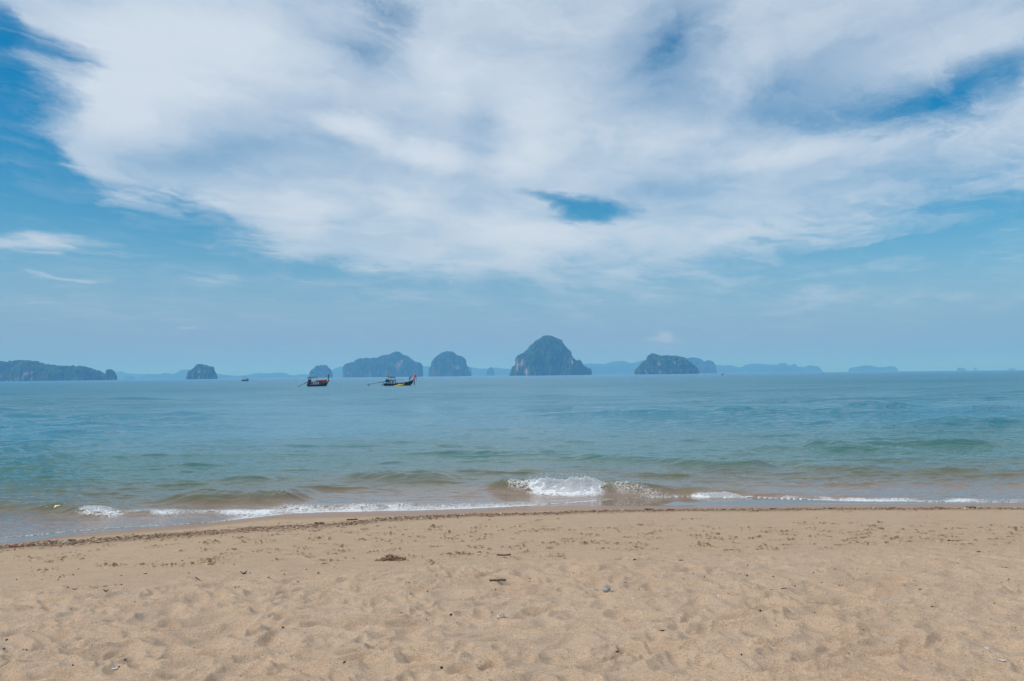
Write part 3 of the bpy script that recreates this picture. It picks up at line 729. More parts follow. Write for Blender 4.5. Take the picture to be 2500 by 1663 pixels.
island('rock_islet', 8500, [(2337, 905), (2338, 898), (2350, 898.5), (2356, 901), (2359, 905)], 904, 'faint blocky islet on the horizon near the right edge', ncol=40, nring=20, seed=39, rough=.3)
island('sea_stack', 8200, [(2378, 904.5), (2378.6, 898), (2381.5, 898), (2382, 904.5)], 904, 'thin faint rock pillar on the right horizon', ncol=12, nring=12, seed=41, rough=.2)
island('sea_stack', 8300, [(2384, 904.5), (2385.2, 901), (2386.5, 901), (2387.5, 904.5)], 904, 'shorter stub beside the thin rock pillar on the right horizon', ncol=12, nring=12, seed=43, rough=.2)
island('rock_islet', 9500, [(2460, 903.5), (2464, 900), (2472, 898.6), (2480, 902), (2484, 903)], 903, 'faintest low islet at the far right edge of the horizon', ncol=30, nring=14, seed=45, rough=.3)
# far ridges
hz = dict(mat=HAZY, kind='structure', ncol=160, nring=16, rough=.35, depth_ratio=.12)
island('distant_hills', 10500, mk([(1190, 520), (1200, 450), (1260, 452), (1300, 470), (1420, 475), (1500, 482), (1560, 478), (1640, 486), (1760, 478), (1900, 485), (1980, 500)], 0, 800, 4.209), 926, seed=51, **hz)
island('distant_hills', 8200, mk([(1275, 520), (1300, 492), (1335, 486), (1365, 500), (1395, 522)], 0, 800, 4.209), 926, seed=52, **hz)
island('distant_hills', 9000, mk([(1425, 522), (1480, 488), (1520, 474), (1570, 480), (1640, 476), (1690, 466), (1730, 470), (1780, 482), (1820, 462), (1860, 436), (1900, 430), (1960, 432), (2060, 445), (2200, 470), (2260, 478), (2300, 484), (2340, 486)], 0, 800, 4.209), 925, seed=53, **hz)
island('distant_hills', 9300, mk([(-120, 460), (0, 458), (70, 462), (190, 455), (240, 440), (290, 434), (350, 438), (430, 434), (480, 430), (530, 436), (590, 456), (640, 458), (690, 446), (730, 446), (770, 456)], 560, 800, 3.928), 921, seed=54, **hz)
island('distant_hills', 9400, mk([(960, 460), (990, 405), (1040, 380), (1090, 370), (1160, 380), (1300, 400), (1600, 400), (1850, 372), (1920, 380), (2000, 395)], 560, 800, 3.928), 919, seed=55, **hz)
island('distant_hills', 9600, mk([(150, 440), (350, 450), (660, 455), (720, 458), (800, 470), (900, 472), (950, 460), (1010, 462), (1080, 470), (1180, 480)], 1000, 800, 4.714), 916, seed=56, **hz)
island('distant_hills', 9200, mk([(60, 345), (160, 345), (290, 350), (330, 342), (380, 322), (440, 320), (490, 322), (540, 342), (600, 330), (660, 315), (740, 305), (900, 310), (1300, 350), (1370, 356), (1440, 362), (1490, 358), (1560, 376), (1600, 384), (1650, 358), (1690, 346), (1740, 342), (1800, 348), (1900, 355), (1980, 352)], 1400, 800, 3.928), 912, seed=57, **hz)
island('distant_hills', 8800, mk([(-120, 215), (-30, 205), (0, 200), (20, 182), (70, 180), (90, 205), (130, 202), (150, 188), (170, 195), (185, 218), (260, 222), (280, 206), (310, 204), (340, 212), (380, 212), (405, 235), (425, 262)], 1900, 840, 3.928), 907, seed=58, **hz)
island('distant_hills', 9000, mk([(670, 262), (690, 232), (760, 218), (810, 206), (880, 206), (940, 220), (1030, 222), (1060, 212), (1110, 216), (1140, 230), (1146, 260)], 1900, 840, 3.928), 906, seed=59, **hz)

# ------------------------------------------------------------------ haze: one box of thin pale air
def box_mesh(name, x0, x1, y0, y1, z0, z1):
    v = [(x, y, z) for z in (z0, z1) for y in (y0, y1) for x in (x0, x1)]
    f = [(0, 2, 3, 1), (4, 5, 7, 6), (0, 1, 5, 4), (1, 3, 7, 5), (3, 2, 6, 7), (2, 0, 4, 6)]
    return mesh_np(name, v, f)
hm = bpy.data.materials.new('haze'); hm.use_nodes = True
q = NT(hm.node_tree); q.n.remove(q.n['Principled BSDF'])
pv = q.new('ShaderNodeVolumePrincipled')
pv.inputs['Color'].default_value = (0.22, 0.56, 1.0, 1); pv.inputs['Density'].default_value = 0.00023; pv.inputs['Absorption Color'].default_value = (0.62, 0.78, 1, 1)
pv.inputs['Anisotropy'].default_value = 0.0
q.l.new(pv.outputs[0], q.n['Material Output'].inputs['Volume'])
hb = link('haze', box_mesh('haze', -26000, 26000, -400, 23500, -8, 230), hm); tag(hb, kind='stuff')

#@@OBJECTS@@
# ------------------------------------------------------------------ mesh building blocks for the boats
class MB:
    def __init__(s): s.v = []; s.f = []
    def add(s, v, f):
        k = len(s.v); s.v += [tuple(map(float, p)) for p in v]; s.f += [tuple(k + i for i in q_) for q_ in f]; return s
    def box(s, c, d, rot=(0, 0, 0)):
        E = Euler(rot).to_matrix(); c = Vector(c)
        v = [c + E @ Vector((sx_ * d[0] / 2, sy_ * d[1] / 2, sz_ * d[2] / 2)) for sz_ in (-1, 1) for sy_ in (-1, 1) for sx_ in (-1, 1)]
        return s.add(v, [(0, 2, 3, 1), (4, 5, 7, 6), (0, 1, 5, 4), (1, 3, 7, 5), (3, 2, 6, 7), (2, 0, 4, 6)])
    def tube(s, pts, r, n=8, cap=True):
        pts = [Vector(p) for p in pts]; r = r if isinstance(r, (list, tuple)) else [r] * len(pts)
        rings = []
        for i, p in enumerate(pts):
            t = (pts[min(i + 1, len(pts) - 1)] - pts[max(i - 1, 0)]).normalized()
            a = t.cross(Vector((0, 0, 1)) if abs(t.z) < .9 else Vector((0, 1, 0))).normalized(); b = t.cross(a)
            rings.append([p + (a * math.cos(2 * math.pi * j / n) + b * math.sin(2 * math.pi * j / n)) * r[i] for j in range(n)])
        v = [q_ for rg in rings for q_ in rg]; f = []
        for i in range(len(rings) - 1):
            for j in range(n):
                k = (j + 1) % n; f.append((i * n + j, i * n + k, (i + 1) * n + k, (i + 1) * n + j))
        if cap: f.append(tuple(range(n))[::-1]); f.append(tuple((len(rings) - 1) * n + j for j in range(n)))
        return s.add(v, f)
    def ball(s, c, r, jit=0.0):
        c = np.array(c); v = ICO_V * np.array(r) * (1 + rng.normal(0, jit, (len(ICO_V), 1))) + c
        return s.add(v, ICO_F)
    def build(s, name, mt, parent=None, smooth=False, bevel=0.0):
        me = bpy.data.meshes.new(name); me.from_pydata(s.v, [], s.f); me.update()
        bm = bmesh.new(); bm.from_mesh(me); bmesh.ops.recalc_face_normals(bm, faces=bm.faces[:])
        if bevel: bmesh.ops.bevel(bm, geom=bm.edges[:], offset=bevel, segments=1, affect='EDGES')
        bm.to_mesh(me); bm.free()
        return link(name, me, mt, parent, smooth)

M_DARK = simple_mat('dark_hull_paint', (0.020, 0.017, 0.016), 0.7, vary=0.4, scale=3, bump=.01, spec=.25)
M_TEAL = simple_mat('teal_green_paint', (0.020, 0.075, 0.070), 0.45, vary=0.3, scale=4)
M_WOOD = simple_mat('brown_varnished_wood', (0.13, 0.045, 0.025), 0.5, vary=0.35, scale=5)
M_RED = simple_mat('red_paint', (0.34, 0.035, 0.03), 0.5, vary=0.2, scale=4)
M_ORANGE = simple_mat('orange_red_cloth', (0.80, 0.10, 0.035), 0.8, vary=0.15, scale=6)
M_PINK = simple_mat('pink_cloth', (0.70, 0.22, 0.26), 0.8, vary=0.15, scale=6)
M_WHITE = simple_mat('weathered_white_paint', (0.62, 0.63, 0.64), 0.6, vary=0.12, scale=4)
M_BLACK = simple_mat('engine_black', (0.012, 0.012, 0.014), 0.7, vary=0.4, scale=8, spec=.25)
M_STEEL = simple_mat('dull_steel', (0.06, 0.065, 0.07), 0.5, 0.6, vary=0.3, scale=8)
M_YEL = simple_mat('yellow_plastic', (0.80, 0.52, 0.03), 0.45, vary=0.06, scale=3)
M_DECK = simple_mat('bare_deck_planks', (0.20, 0.15, 0.10), 0.75, vary=0.3, scale=6)
M_TAN = simple_mat('pale_foredeck', (0.50, 0.40, 0.28), 0.7, vary=0.2, scale=6)
M_ROPE = simple_mat('rope', (0.16, 0.15, 0.13), 0.9, vary=0.2, scale=20)
M_TARP = simple_mat('dark_tarpaulin', (0.02, 0.024, 0.03), 0.85, vary=0.3, scale=3, spec=.2)
M_MINT = simple_mat('mint_paint', (0.38, 0.66, 0.56), 0.5, vary=0.1, scale=6)
M_FLAGR = simple_mat('faded_red_flag', (0.62, 0.13, 0.10), 0.85, vary=0.1)
M_FLAGY = simple_mat('faded_yellow_flag', (0.72, 0.52, 0.12), 0.85, vary=0.1)
M_SKIN = simple_mat('skin', (0.20, 0.105, 0.065), 0.6, vary=0.08)
M_HAIR = simple_mat('black_hair', (0.012, 0.011, 0.010), 0.6, vary=0.2)
M_SHIRT = simple_mat('dark_green_shirt', (0.035, 0.060, 0.052), 0.85, vary=0.25, scale=10)
M_TROU = simple_mat('dark_trousers', (0.022, 0.024, 0.030), 0.85, vary=0.25, scale=10)

def hull(root, L, sheer, beam, keel=-0.28, rake=0.45, mat_=None, trim=None, deckmat=None, inset=0.14):
    """sheer, beam: functions of t 0 (stern) .. 1 (bow)"""
    ns, nk = 26, 9
    rows_ = []
    for i in range(ns):
        t = i / (ns - 1); b = beam(t); zs = sheer(t); zk = keel + (0.25 + zs * 0.35) * max(0, (t - 0.80) / 0.2) ** 2
        rows_.append([])
        for j in range(nk):
            s_ = -1 + 2 * j / (nk - 1)
            y_ = b * math.copysign(abs(s_) ** 0.55, s_); z_ = zk + (zs - zk) * abs(s_) ** 2.4
            rk = rake * max(0, (t - 0.7) / 0.3) * (abs(s_) ** 2.4) - 0.22 * (1 - t) ** 6 * (abs(s_) ** 2.4)
            rows_[-1].append((t * L * 0.95 + rk, y_, z_))
    mb = MB(); v = [p for r_ in rows_ for p in r_]; f = []
    for i in range(ns - 1):
        for j in range(nk - 1): f.append((i * nk + j, i * nk + j + 1, (i + 1) * nk + j + 1, (i + 1) * nk + j))
    f.append(tuple(range(nk))); f.append(tuple((ns - 1) * nk + j for j in range(nk)))
    # inner deck a little below the rail closes the body
    k = len(v)
    for r_ in rows_:
        v += [(r_[0][0], r_[0][1] * .90, r_[0][2] - inset), (r_[-1][0], r_[-1][1] * .90, r_[-1][2] - inset)]
    for i in range(ns - 1):
        f += [(k + 2 * i, k + 2 * i + 1, k + 2 * i + 3, k + 2 * i + 2)[::-1],
              (i * nk, (i + 1) * nk, k + 2 * i + 2, k + 2 * i), (i * nk + nk - 1, k + 2 * i + 1, k + 2 * i + 3, (i + 1) * nk + nk - 1)]
    mb.add(v, f).build('hull', mat_, root)
    for side in (0, -1):
        MB().tube([(r_[side][0], r_[side][1], r_[side][2] + .02) for r_ in rows_], 0.045, 6).build('gunwale', trim, root)
    dk = MB()
    for i in range(ns - 7, ns - 1):
        a_, b_ = rows_[i], rows_[i + 1]
        dk.add([(a_[0][0], a_[0][1] * .94, a_[0][2] - .03), (a_[-1][0], a_[-1][1] * .94, a_[-1][2] - .03), (b_[-1][0], b_[-1][1] * .94, b_[-1][2] - .03), (b_[0][0], b_[0][1] * .94, b_[0][2] - .03),
                (a_[0][0], a_[0][1] * .9, a_[0][2] - .09), (a_[-1][0], a_[-1][1] * .9, a_[-1][2] - .09), (b_[-1][0], b_[-1][1] * .9, b_[-1][2] - .09), (b_[0][0], b_[0][1] * .9, b_[0][2] - .09)],
               [(0, 1, 2, 3), (7, 6, 5, 4), (0, 4, 5, 1), (2, 6, 7, 3)])
    dk.build('foredeck', deckmat, root)
    return rows_

def lin(xs, ys): return lambda t: float(np.interp(t, xs, ys))

def tail(root, piv, end, r=0.045):
    """long-tail engine: motor block on its pivot, shaft, propeller"""
    e = MB(); p = Vector(piv)
    e.box(p + Vector((.30, 0, .12)), (.75, .48, .46), (0, -.15, 0)); e.box(p + Vector((.18, 0, .42)), (.42, .36, .26)); e.box(p + Vector((.62, .05, .25)), (.22, .56, .40))
    e.tube([p + Vector((.1, .15, .5)), p + Vector((.05, .2, .75)), p + Vector((-.1, .2, .82))], .05)
    e.tube([p + Vector((.55, -.2, .45)), p + Vector((.6, -.2, .62))], .10)
    en = e.build('engine', M_BLACK, root, bevel=.02)
    MB().tube([p + Vector((.6, 0, .3)), p + Vector((1.25, .05, .55))], .025).build('tiller', M_STEEL, en)
    MB().tube([p + Vector((0, 0, -.55)), p + Vector((0, 0, .1))], .07).build('pivot_post', M_STEEL, root)
    q_ = Vector(end); d = (q_ - p).normalized()
    MB().tube([p, p + d * 1.8, p + d * 1.85, q_], [r * 2.0, r * 1.6, r, r * .8]).build('tail_shaft', M_BLACK, root, smooth=False)
    pr = MB(); n_ = d.cross(Vector((0, 1, 0))).normalized(); u_ = d.cross(n_)
    pr.tube([q_ - d * .08, q_ + d * .14], .06)
    for k_ in range(3):
        a_ = 2.1 * k_ + .5; w_ = n_ * math.cos(a_) + u_ * math.sin(a_); tt = d.cross(w_)
        c_ = q_ + w_ * .20
        pr.add([q_ + w_ * .04 + tt * .03 - d * .03, q_ + w_ * .34 + tt * .09 - d * .05, q_ + w_ * .36 - tt * .07 + d * .05, q_ + w_ * .04 - tt * .05 + d * .03,
                q_ + w_ * .04 + tt * .03 - d * .01, q_ + w_ * .34 + tt * .09 - d * .03, q_ + w_ * .36 - tt * .07 + d * .07, q_ + w_ * .04 - tt * .05 + d * .05],
               [(0, 1, 2, 3), (7, 6, 5, 4), (0, 4, 5, 1), (1, 5, 6, 2), (2, 6, 7, 3), (3, 7, 4, 0)])
    pr.build('propeller', M_STEEL, root)
    MB().tube([q_ - d * .9 + Vector((0, 0, -.02)), q_ - d * .3 + Vector((0, 0, -.24)), q_ + Vector((0, 0, -.42)) + d * .05], [.03, .025, .03]).build('skeg', M_STEEL, root)

def flag(root, x, y, z0, z1, zf0, zf1, wid, mats):
    MB().tube([(x, y, z0), (x + .03, y, (z0 + z1) / 2), (x + .02, y, z1)], [.03, .022, .012], 6).build('flagpole', M_FLAGY if len(mats) > 1 else M_STEEL, root)
    n_ = len(mats); hh = (zf1 - zf0) / n_
    for k_, mt in enumerate(mats):
        mb = MB(); zt = zf1 - k_ * hh
        vs = []; nx = 6
        for i in range(nx + 1):
            a_ = i / nx; yy = y + .05 * math.sin(a_ * 5 + k_); sag = .12 * a_ * a_
            vs += [(x + .03 + wid * a_, yy + d_, zt - sag - (hh if low_ else 0)) for low_ in (0, 1) for d_ in (-.008, .008)]
        fs_ = []
        for i in range(nx):
            a_ = 4 * i; b_ = a_ + 4
            fs_ += [(a_, b_, b_ + 2, a_ + 2), (a_ + 1, a_ + 3, b_ + 3, b_ + 1), (a_, a_ + 1, b_ + 1, b_), (a_ + 2, b_ + 2, b_ + 3, a_ + 3)]
        fs_ += [(0, 2, 3, 1), (4 * nx, 4 * nx + 1, 4 * nx + 3, 4 * nx + 2)]
        mb.add(vs, fs_).build('flag', mt, root)

def at_water(px, py):
    x, y = onplane(px, py); return x, y

# --- left longtail boat: seen from its stern quarter, bow pointing away to the right
x0, y0 = at_water(754, 943.8)
b1 = empty('longtail_boat', (x0, y0, 0), R(65))
tag(b1, 'brown longtail boat with white barred side cloth and tall mint capped prow', 'boat')
rs = hull(b1, 8.4, lin([0, .25, .55, .8, 1], [.50, .52, .70, 1.05, 1.62]), lin([0, .15, .45, .7, .88, 1], [.55, .80, .95, .75, .38, .06]), mat_=M_DARK, trim=M_WHITE, deckmat=M_TAN)
post = MB().box((8.45, 0, 2.35), (.30, .20, 1.9), (0, .02, 0)).build('prow_post', M_WOOD, b1, bevel=.03)
MB().box((8.47, 0, 3.40), (.46, .30, .20)).build('prow_cap', M_MINT, b1, bevel=.03)
gw = MB(); gw.tube([(8.42, 0, 1.50), (8.43, 0, 1.95)], [.24, .20], 8)
for k_ in range(5): gw.tube([(8.55, -.1 + .05 * k_, 1.8), (8.62, -.12 + .06 * k_, 1.35), (8.55, -.12 + .06 * k_, 1.15)], .035, 5)
gw.build('ribbon_garland', M_RED, b1)
MB().tube([(8.30, -.1, 1.62), (8.32, -.12, 1.88)], [.16, .13]).build('ribbon_garland', M_PINK, b1)
# passenger well: white slatted cloth aft, red-brown panels and life jackets forward
for side in (-1, 1):
    for k_ in range(10):
        xx = .6 + k_ * .31; MB().box((xx, side * .86, .90), (.26, .04, .72)).build('side_slat', M_WHITE if k_ % 3 else M_TARP, b1)
    for k_ in range(5):
        xx = 3.95 + k_ * .62; MB().box((xx, side * (.95 - .045 * k_), 1.05 + .05 * k_), (.56, .05, .74), (0, -.06, -side * .07)).build('side_panel', M_WOOD if k_ != 2 else M_DECK, b1)
for k_ in range(5):
    MB().box((1.0 + k_ * 1.3, 0, .95), (.34, 1.5, .07)).build('bench', M_WOOD, b1)
MB().box((3.6, 0, 1.33), (6.2, 1.72, .08), (0, -.035, 0)).build('well_cover', M_WOOD, b1)
for k_ in range(9):
    j_ = MB(); xx = 2.6 + k_ * .52; zz = 1.45 + .02 * k_
    j_.box((xx, -.55 + .1 * (k_ % 2), zz), (.30, .34, .36), (0, .2 * ((k_ % 3) - 1), .3)); j_.ball((xx, -.55, zz + .2), (.11, .12, .08)); j_.build('life_jacket', M_RED if k_ % 3 else M_ORANGE, b1, bevel=.03)
for xx in (.5, 2.5):
    for yy in (-.72, .72): MB().tube([(xx, yy, .5), (xx, yy, 2.45)], .035, 6).build('canopy_pole', M_WHITE, b1)
MB().box((1.5, 0, 2.50), (2.3, 1.7, .10), (0, 0, 0)).build('canopy_roof', M_TARP, b1, bevel=.02)
MB().box((1.5, -.80, 2.28), (2.1, .04, .22)).build('canopy_valance', M_WHITE, b1)
MB().box((1.5, .80, 2.28), (2.1, .04, .22)).build('canopy_valance', M_WHITE, b1)
flag(b1, 1.2, 0, 2.5, 4.1, 3.45, 4.0, .30, [M_BLACK, M_FLAGY])
tail(b1, (.15, .1, 1.35), (-2.7, 1.35, .10))
MB().box((.1, 0, .45), (.3, 1.0, .9)).build('transom', M_DARK, b1, bevel=.03)
MB().tube([(-.35, .3, .3), (-.5, .3, .05), (-.45, .35, -.2)], .07).build('rudder', M_MINT, b1)

# --- right longtail boat: side on, one person on the foredeck
x0, y0 = at_water(938.5, 942.0)
b2 = empty('longtail_boat', (x0, y0, 0), R(20))
tag(b2, 'dark longtail boat with orange cloth on its prow and a person on the foredeck', 'boat')
K2 = .1175
def X2(px): return (px - 938.5) * K2
def Z2(py, px=975): return (941.6 - (px - 938) * .02 - py) * .1087
rs2 = hull(b2, 8.05, lin([0, .12, .45, .62, .66, .85, 1], [.62, .50, .42, .52, .72, 1.0, 1.42]), lin([0, .15, .45, .7, .88, 1], [.50, .75, .90, .72, .36, .06]), mat_=M_DARK, trim=M_TEAL, deckmat=M_TEAL)
MB().tube([(7.95, 0, 1.25), (8.15, 0, 1.9), (8.32, 0, 2.6), (8.42, 0, 3.0)], [.16, .14, .13, .14], 6).build('prow_post', M_WOOD, b2)
MB().ball((8.42, 0, 3.02), (.24, .20, .16)).build('prow_cap', M_TAN, b2, smooth=True)
g = MB(); g.tube([(8.28, 0, 2.15), (8.36, 0, 2.55), (8.42, 0, 2.92)], [.17, .24, .22], 8); g.tube([(8.0, 0, 1.35), (8.2, 0, 1.9), (8.3, 0, 2.3)], [.22, .18, .18], 8)
g.build('ribbon_garland', M_ORANGE, b2)
for k_ in range(3):
    s_ = MB(); yk = -.12 + .1 * k_
    s_.tube([(8.50, yk, 2.85), (8.68, yk, 2.5), (8.74, yk, 2.0 - .1 * k_), (8.72, yk, 1.45 + .12 * k_)], [.07, .09, .08, .07], 6); s_.build('hanging_ribbon', M_ORANGE, b2)
MB().tube([(8.28, .05, 1.75), (7.6, .1, 1.42), (7.1, .2, 1.30)], .04, 6).build('ribbon_tie', M_PINK, b2)
MB().tube([(8.22, -.15, 1.55), (8.20, -.2, .9), (8.16, -.2, .18)], [.07, .12, .13], 8).build('hanging_fender', M_BLACK, b2)
# canopies
for xx, yy in ((X2(947), -.6), (X2(947), .6), (X2(962), -.6), (X2(962), .6)): MB().tube([(xx, yy, .5), (xx, yy, 2.3)], .035, 6).build('canopy_pole', M_STEEL, b2)
rf_ = MB()
for k_ in range(6): rf_.box((X2(945.5) + .2 + k_ * .36, 0, 2.42 - .035 * k_ * (k_ % 2) - .02 * k_), (.37, 1.5, .09), (0, .04 * (k_ - 2.5), 0))
rf_.build('canopy_roof', M_TARP, b2)
MB().tube([(X2(951) + .2 * i, -.3, 2.3 - .09 * math.sin(i * .8)) for i in range(6)], .08, 6).build('rolled_tarpaulin', M_TARP, b2)
rg = MB(); cx_, cz_ = X2(953.3), 1.86
rg.tube([(cx_ + .27 * math.cos(a_ * math.pi / 8), -.55, cz_ + .36 * math.sin(a_ * math.pi / 8)) for a_ in range(17)], .05, 6, cap=False)
rg.build('life_ring', M_TEAL, b2)
MB().box((X2(957), 0, 1.44), (1.55, 1.45, .12)).build('cabin_roof', M_TARP, b2, bevel=.02)
for xx in (951, 957.5, 963):
    for yy in (-.66, .66): MB().box((X2(xx), yy, .95), (.12, .06, .95)).build('cabin_post', M_TARP, b2)
for xx, w_ in ((953.5, .38), (960.3, .46)):
    for yy in (-.62, .62): MB().box((X2(xx), yy, .92), (w_, .04, .84)).build('cabin_panel', M_WHITE, b2)
# luggage rack frame
for yy in (-.62, .62):
    for zz in (1.46, 1.62): MB().box((X2(973.3), yy, zz), (2.35, .045, .045), (0, .01, 0)).build('rack_rail', M_WHITE if zz < 1.5 else M_WOOD, b2)
    for xx in (964, 976, 983): MB().tube([(X2(xx), yy, .5), (X2(xx), yy, 1.62)], .025, 6).build('rack_post', M_WHITE, b2)
for k_ in range(8): MB().box((X2(965) + .3 * k_, 0, 1.60), (.08, 1.25, .03)).build('rack_slat', M_WOOD, b2)
for yy in (-.82, .82): MB().box((X2(973.5), yy, .62), (2.4, .05, .32)).build('side_board', M_RED, b2)
tail(b2, (X2(942), -.1, 1.15), (X2(900.5), -.6, .45))
MB().box((X2(944.5), .0, .75), (.6, .8, .25)).build('engine_bed', M_DECK, b2, bevel=.02)
e_ = MB(); e_.ball((X2(947.5), 0, 1.35), (.42, .4, .34), .12); e_.ball((X2(944), .1, 1.45), (.3, .3, .26), .12); e_.build('engine_cover', M_TARP, b2)
flag(b2, X2(946.2), 0, 1.3, 3.75, 2.65, 3.35, .34, [M_FLAGR, M_FLAGY, M_FLAGR])
sr = MB(); sr.tube([(X2(937), 0, .45), (X2(934.5), 0, .38), (X2(931.5), 0, .20), (X2(929.8), 0, -.12)], .05, 6); sr.tube([(X2(933.5), 0, .36), (X2(935), .1, -.1)], .06, 6)
sr.build('boarding_ladder', M_TEAL, b2)

# yellow kayak tied along the near side
kx, ky = at_water(975, 942.2)
kb = MB(); ns_ = 14; vv = []; ff_ = []
for i in range(ns_):
    t = i / (ns_ - 1); wv = .34 * math.sin(math.pi * min(max(t, .03), .97)) ** .6; up_ = .16 * (2 * t - 1) ** 4
    for j in range(8):
        a_ = 2 * math.pi * j / 8; vv.append(((t - .5) * 2.75, wv * math.cos(a_), up_ + .19 * math.sin(a_) * (math.sin(math.pi * min(max(t, .05), .95)) ** .4) + .1 * t))
for i in range(ns_ - 1):
    for j in range(8):
        k_ = (j + 1) % 8; ff_.append((i * 8 + j, i * 8 + k_, (i + 1) * 8 + k_, (i + 1) * 8 + j))
ff_ += [tuple(range(8))[::-1], tuple((ns_ - 1) * 8 + j for j in range(8))]
kr = empty('kayak', (kx, ky, .10), R(17)); kr.rotation_euler = (0, R(-7), R(17))
tag(kr, 'small yellow kayak lying against the near side of the dark longtail boat', 'kayak')
kb.add(vv, ff_).build('hull', M_YEL, kr, smooth=True)
MB().tube([(-.35, 0, .17), (.35, 0, .19)], [.20, .20], 10).build('cockpit_rim', M_YEL, kr)

# anchor lines
def rope(name, a, b, label, sag=.25, r=.016):
    a, b = Vector(a), Vector(b)
    pts_ = [a.lerp(b, i / 12) - Vector((0, 0, sag * 4 * (i / 12) * (1 - i / 12))) for i in range(13)]
    o_ = MB().tube(pts_, r, 5).build(name, M_ROPE); tag(o_, label, 'rope')
    return o_
bw = b1.matrix_basis @ Vector((8.5, 0, 1.7)); ex, ey = at_water(826.5, 940.2)
rope('mooring_rope', bw, (ex, ey + 6, -.1), 'thin mooring line running from the prow of the left boat down to the water')
bw = b2.matrix_basis @ Vector((8.5, 0, 1.6)); ex, ey = at_water(1045, 940.0)
rope('mooring_rope', bw, (ex, ey, -.1), 'thin mooring line sloping from the prow with orange cloth into the water')

# --- the person on the foredeck, bent forward over a line
def skin_body(name, joints, edges_, radii, mt, parent, root_i=0, sub=2):
    me = bpy.data.meshes.new(name); me.from_pydata(joints, edges_, []); me.update()
    o_ = link(name, me, mt, parent)
    md = o_.modifiers.new('skin', 'SKIN'); md.use_smooth_shade = True
    for i, r_ in enumerate(radii):
        me.skin_vertices[0].data[i].radius = (r_, r_) if not isinstance(r_, tuple) else r_
    me.skin_vertices[0].data[root_i].use_root = True
    sb = o_.modifiers.new('smooth', 'SUBSURF'); sb.levels = sb.render_levels = sub
    return o_
px_, pz_ = 6.95, 1.02
wp = b2.matrix_basis @ Vector((px_, 0, pz_))
pr_ = empty('person', wp, R(20))
tag(pr_, 'person in dark green shirt and dark trousers bending forward on the foredeck holding a line', 'person')
J = [(0, 0, .80), (.02, 0, .98), (.12, 0, 1.17), (.24, 0, 1.30), (.33, 0, 1.37), (.42, 0, 1.42),   # pelvis, belly, chest, shoulders, neck, head base
     (-.02, .10, .78), (.09, .13, .42), (-.02, .14, .07), (.12, .15, .035),
     (-.02, -.10, .78), (.05, -.13, .42), (-.08, -.14, .07), (.06, -.15, .035),
     (.24, .18, 1.26), (.40, .22, 1.02), (.60, .10, 1.03), (.66, .08, 1.04),
     (.24, -.18, 1.26), (.42, -.21, 1.04), (.62, -.08, 1.10), (.68, -.06, 1.12), (.47, 0, 1.49)]
E = [(0, 1), (1, 2), (2, 3), (3, 4), (4, 5), (0, 6), (6, 7), (7, 8), (8, 9), (0, 10), (10, 11), (11, 12), (12, 13), (3, 14), (14, 15), (15, 16), (16, 17), (3, 18), (18, 19), (19, 20), (20, 21), (5, 22)]
RD = [.125, .12, .135, .12, .055, .085, .085, .058, .042, .038, .085, .058, .042, .038, .06, .045, .032, .036, .06, .045, .032, .036, .088]
for hb, sg, base_i in ((.66, 1, 17), (.68, -1, 21)):
    bz = J[base_i][2]; by = J[base_i][1]
    for f_i in range(5):
        oy = (-.028 + .018 * f_i) if f_i < 4 else 0.0
        k_ = len(J)
        ln = (.030, .036, .034, .027, .024)[f_i]
        if f_i < 4: pts_ = [(hb + .035, by + oy, bz + .01), (hb + .035 + ln, by + oy, bz - .012), (hb + .03 + ln, by + oy, bz - .035)]
        else: pts_ = [(hb + .01, by - sg * .035, bz - .01), (hb + .035, by - sg * .04, bz - .03)]
        J += pts_; E.append((base_i, k_)); E += [(k_ + i, k_ + i + 1) for i in range(len(pts_) - 1)]; RD += [.0105, .0095, .008][:len(pts_)]
skin_body('body', J, E, RD, M_SKIN, pr_, 0, 1)
fc_ = MB(); fc_.ball((.565, 0, 1.47), (.022, .018, .028)); fc_.build('nose', M_SKIN, pr_)
hr = MB(); hr.ball((.45, 0, 1.535), (.108, .100, .075), .03); hr.ball((.395, 0, 1.49), (.065, .09, .085), .03); hr.build('hair', M_HAIR, pr_, smooth=True)
skin_body('shirt', [(-.01, 0, .84), (.03, 0, .99), (.12, 0, 1.17), (.22, 0, 1.29), (.27, 0, 1.33), (.235, .17, 1.27), (.33, .21, 1.12), (.235, -.17, 1.27), (.34, -.205, 1.13)],
          [(0, 1), (1, 2), (2, 3), (3, 4), (3, 5), (5, 6), (3, 7), (7, 8)], [(.16, .15), (.15, .14), (.165, .15), (.14, .13), .075, .082, .068, .082, .068], M_SHIRT, pr_, 0, 1)
skin_body('trousers', [(0, 0, .84), (-.01, .095, .76), (.09, .13, .42), (-.01, .14, .14), (-.01, -.095, .76), (.05, -.13, .42), (-.07, -.14, .14)],
          [(0, 1), (1, 2), (2, 3), (0, 4), (4, 5), (5, 6)], [.145, .105, .075, .062, .105, .075, .062], M_TROU, pr_, 0, 1)
a_ = wp + Matrix.Rotation(R(20), 3, 'Z') @ Vector((.70, .02, 1.07)); b_ = b2.matrix_basis @ Vector((8.25, .05, 1.62))
rope('hand_line', a_, b_, 'short line held by the bending person and tied to the prow', .05, .014)

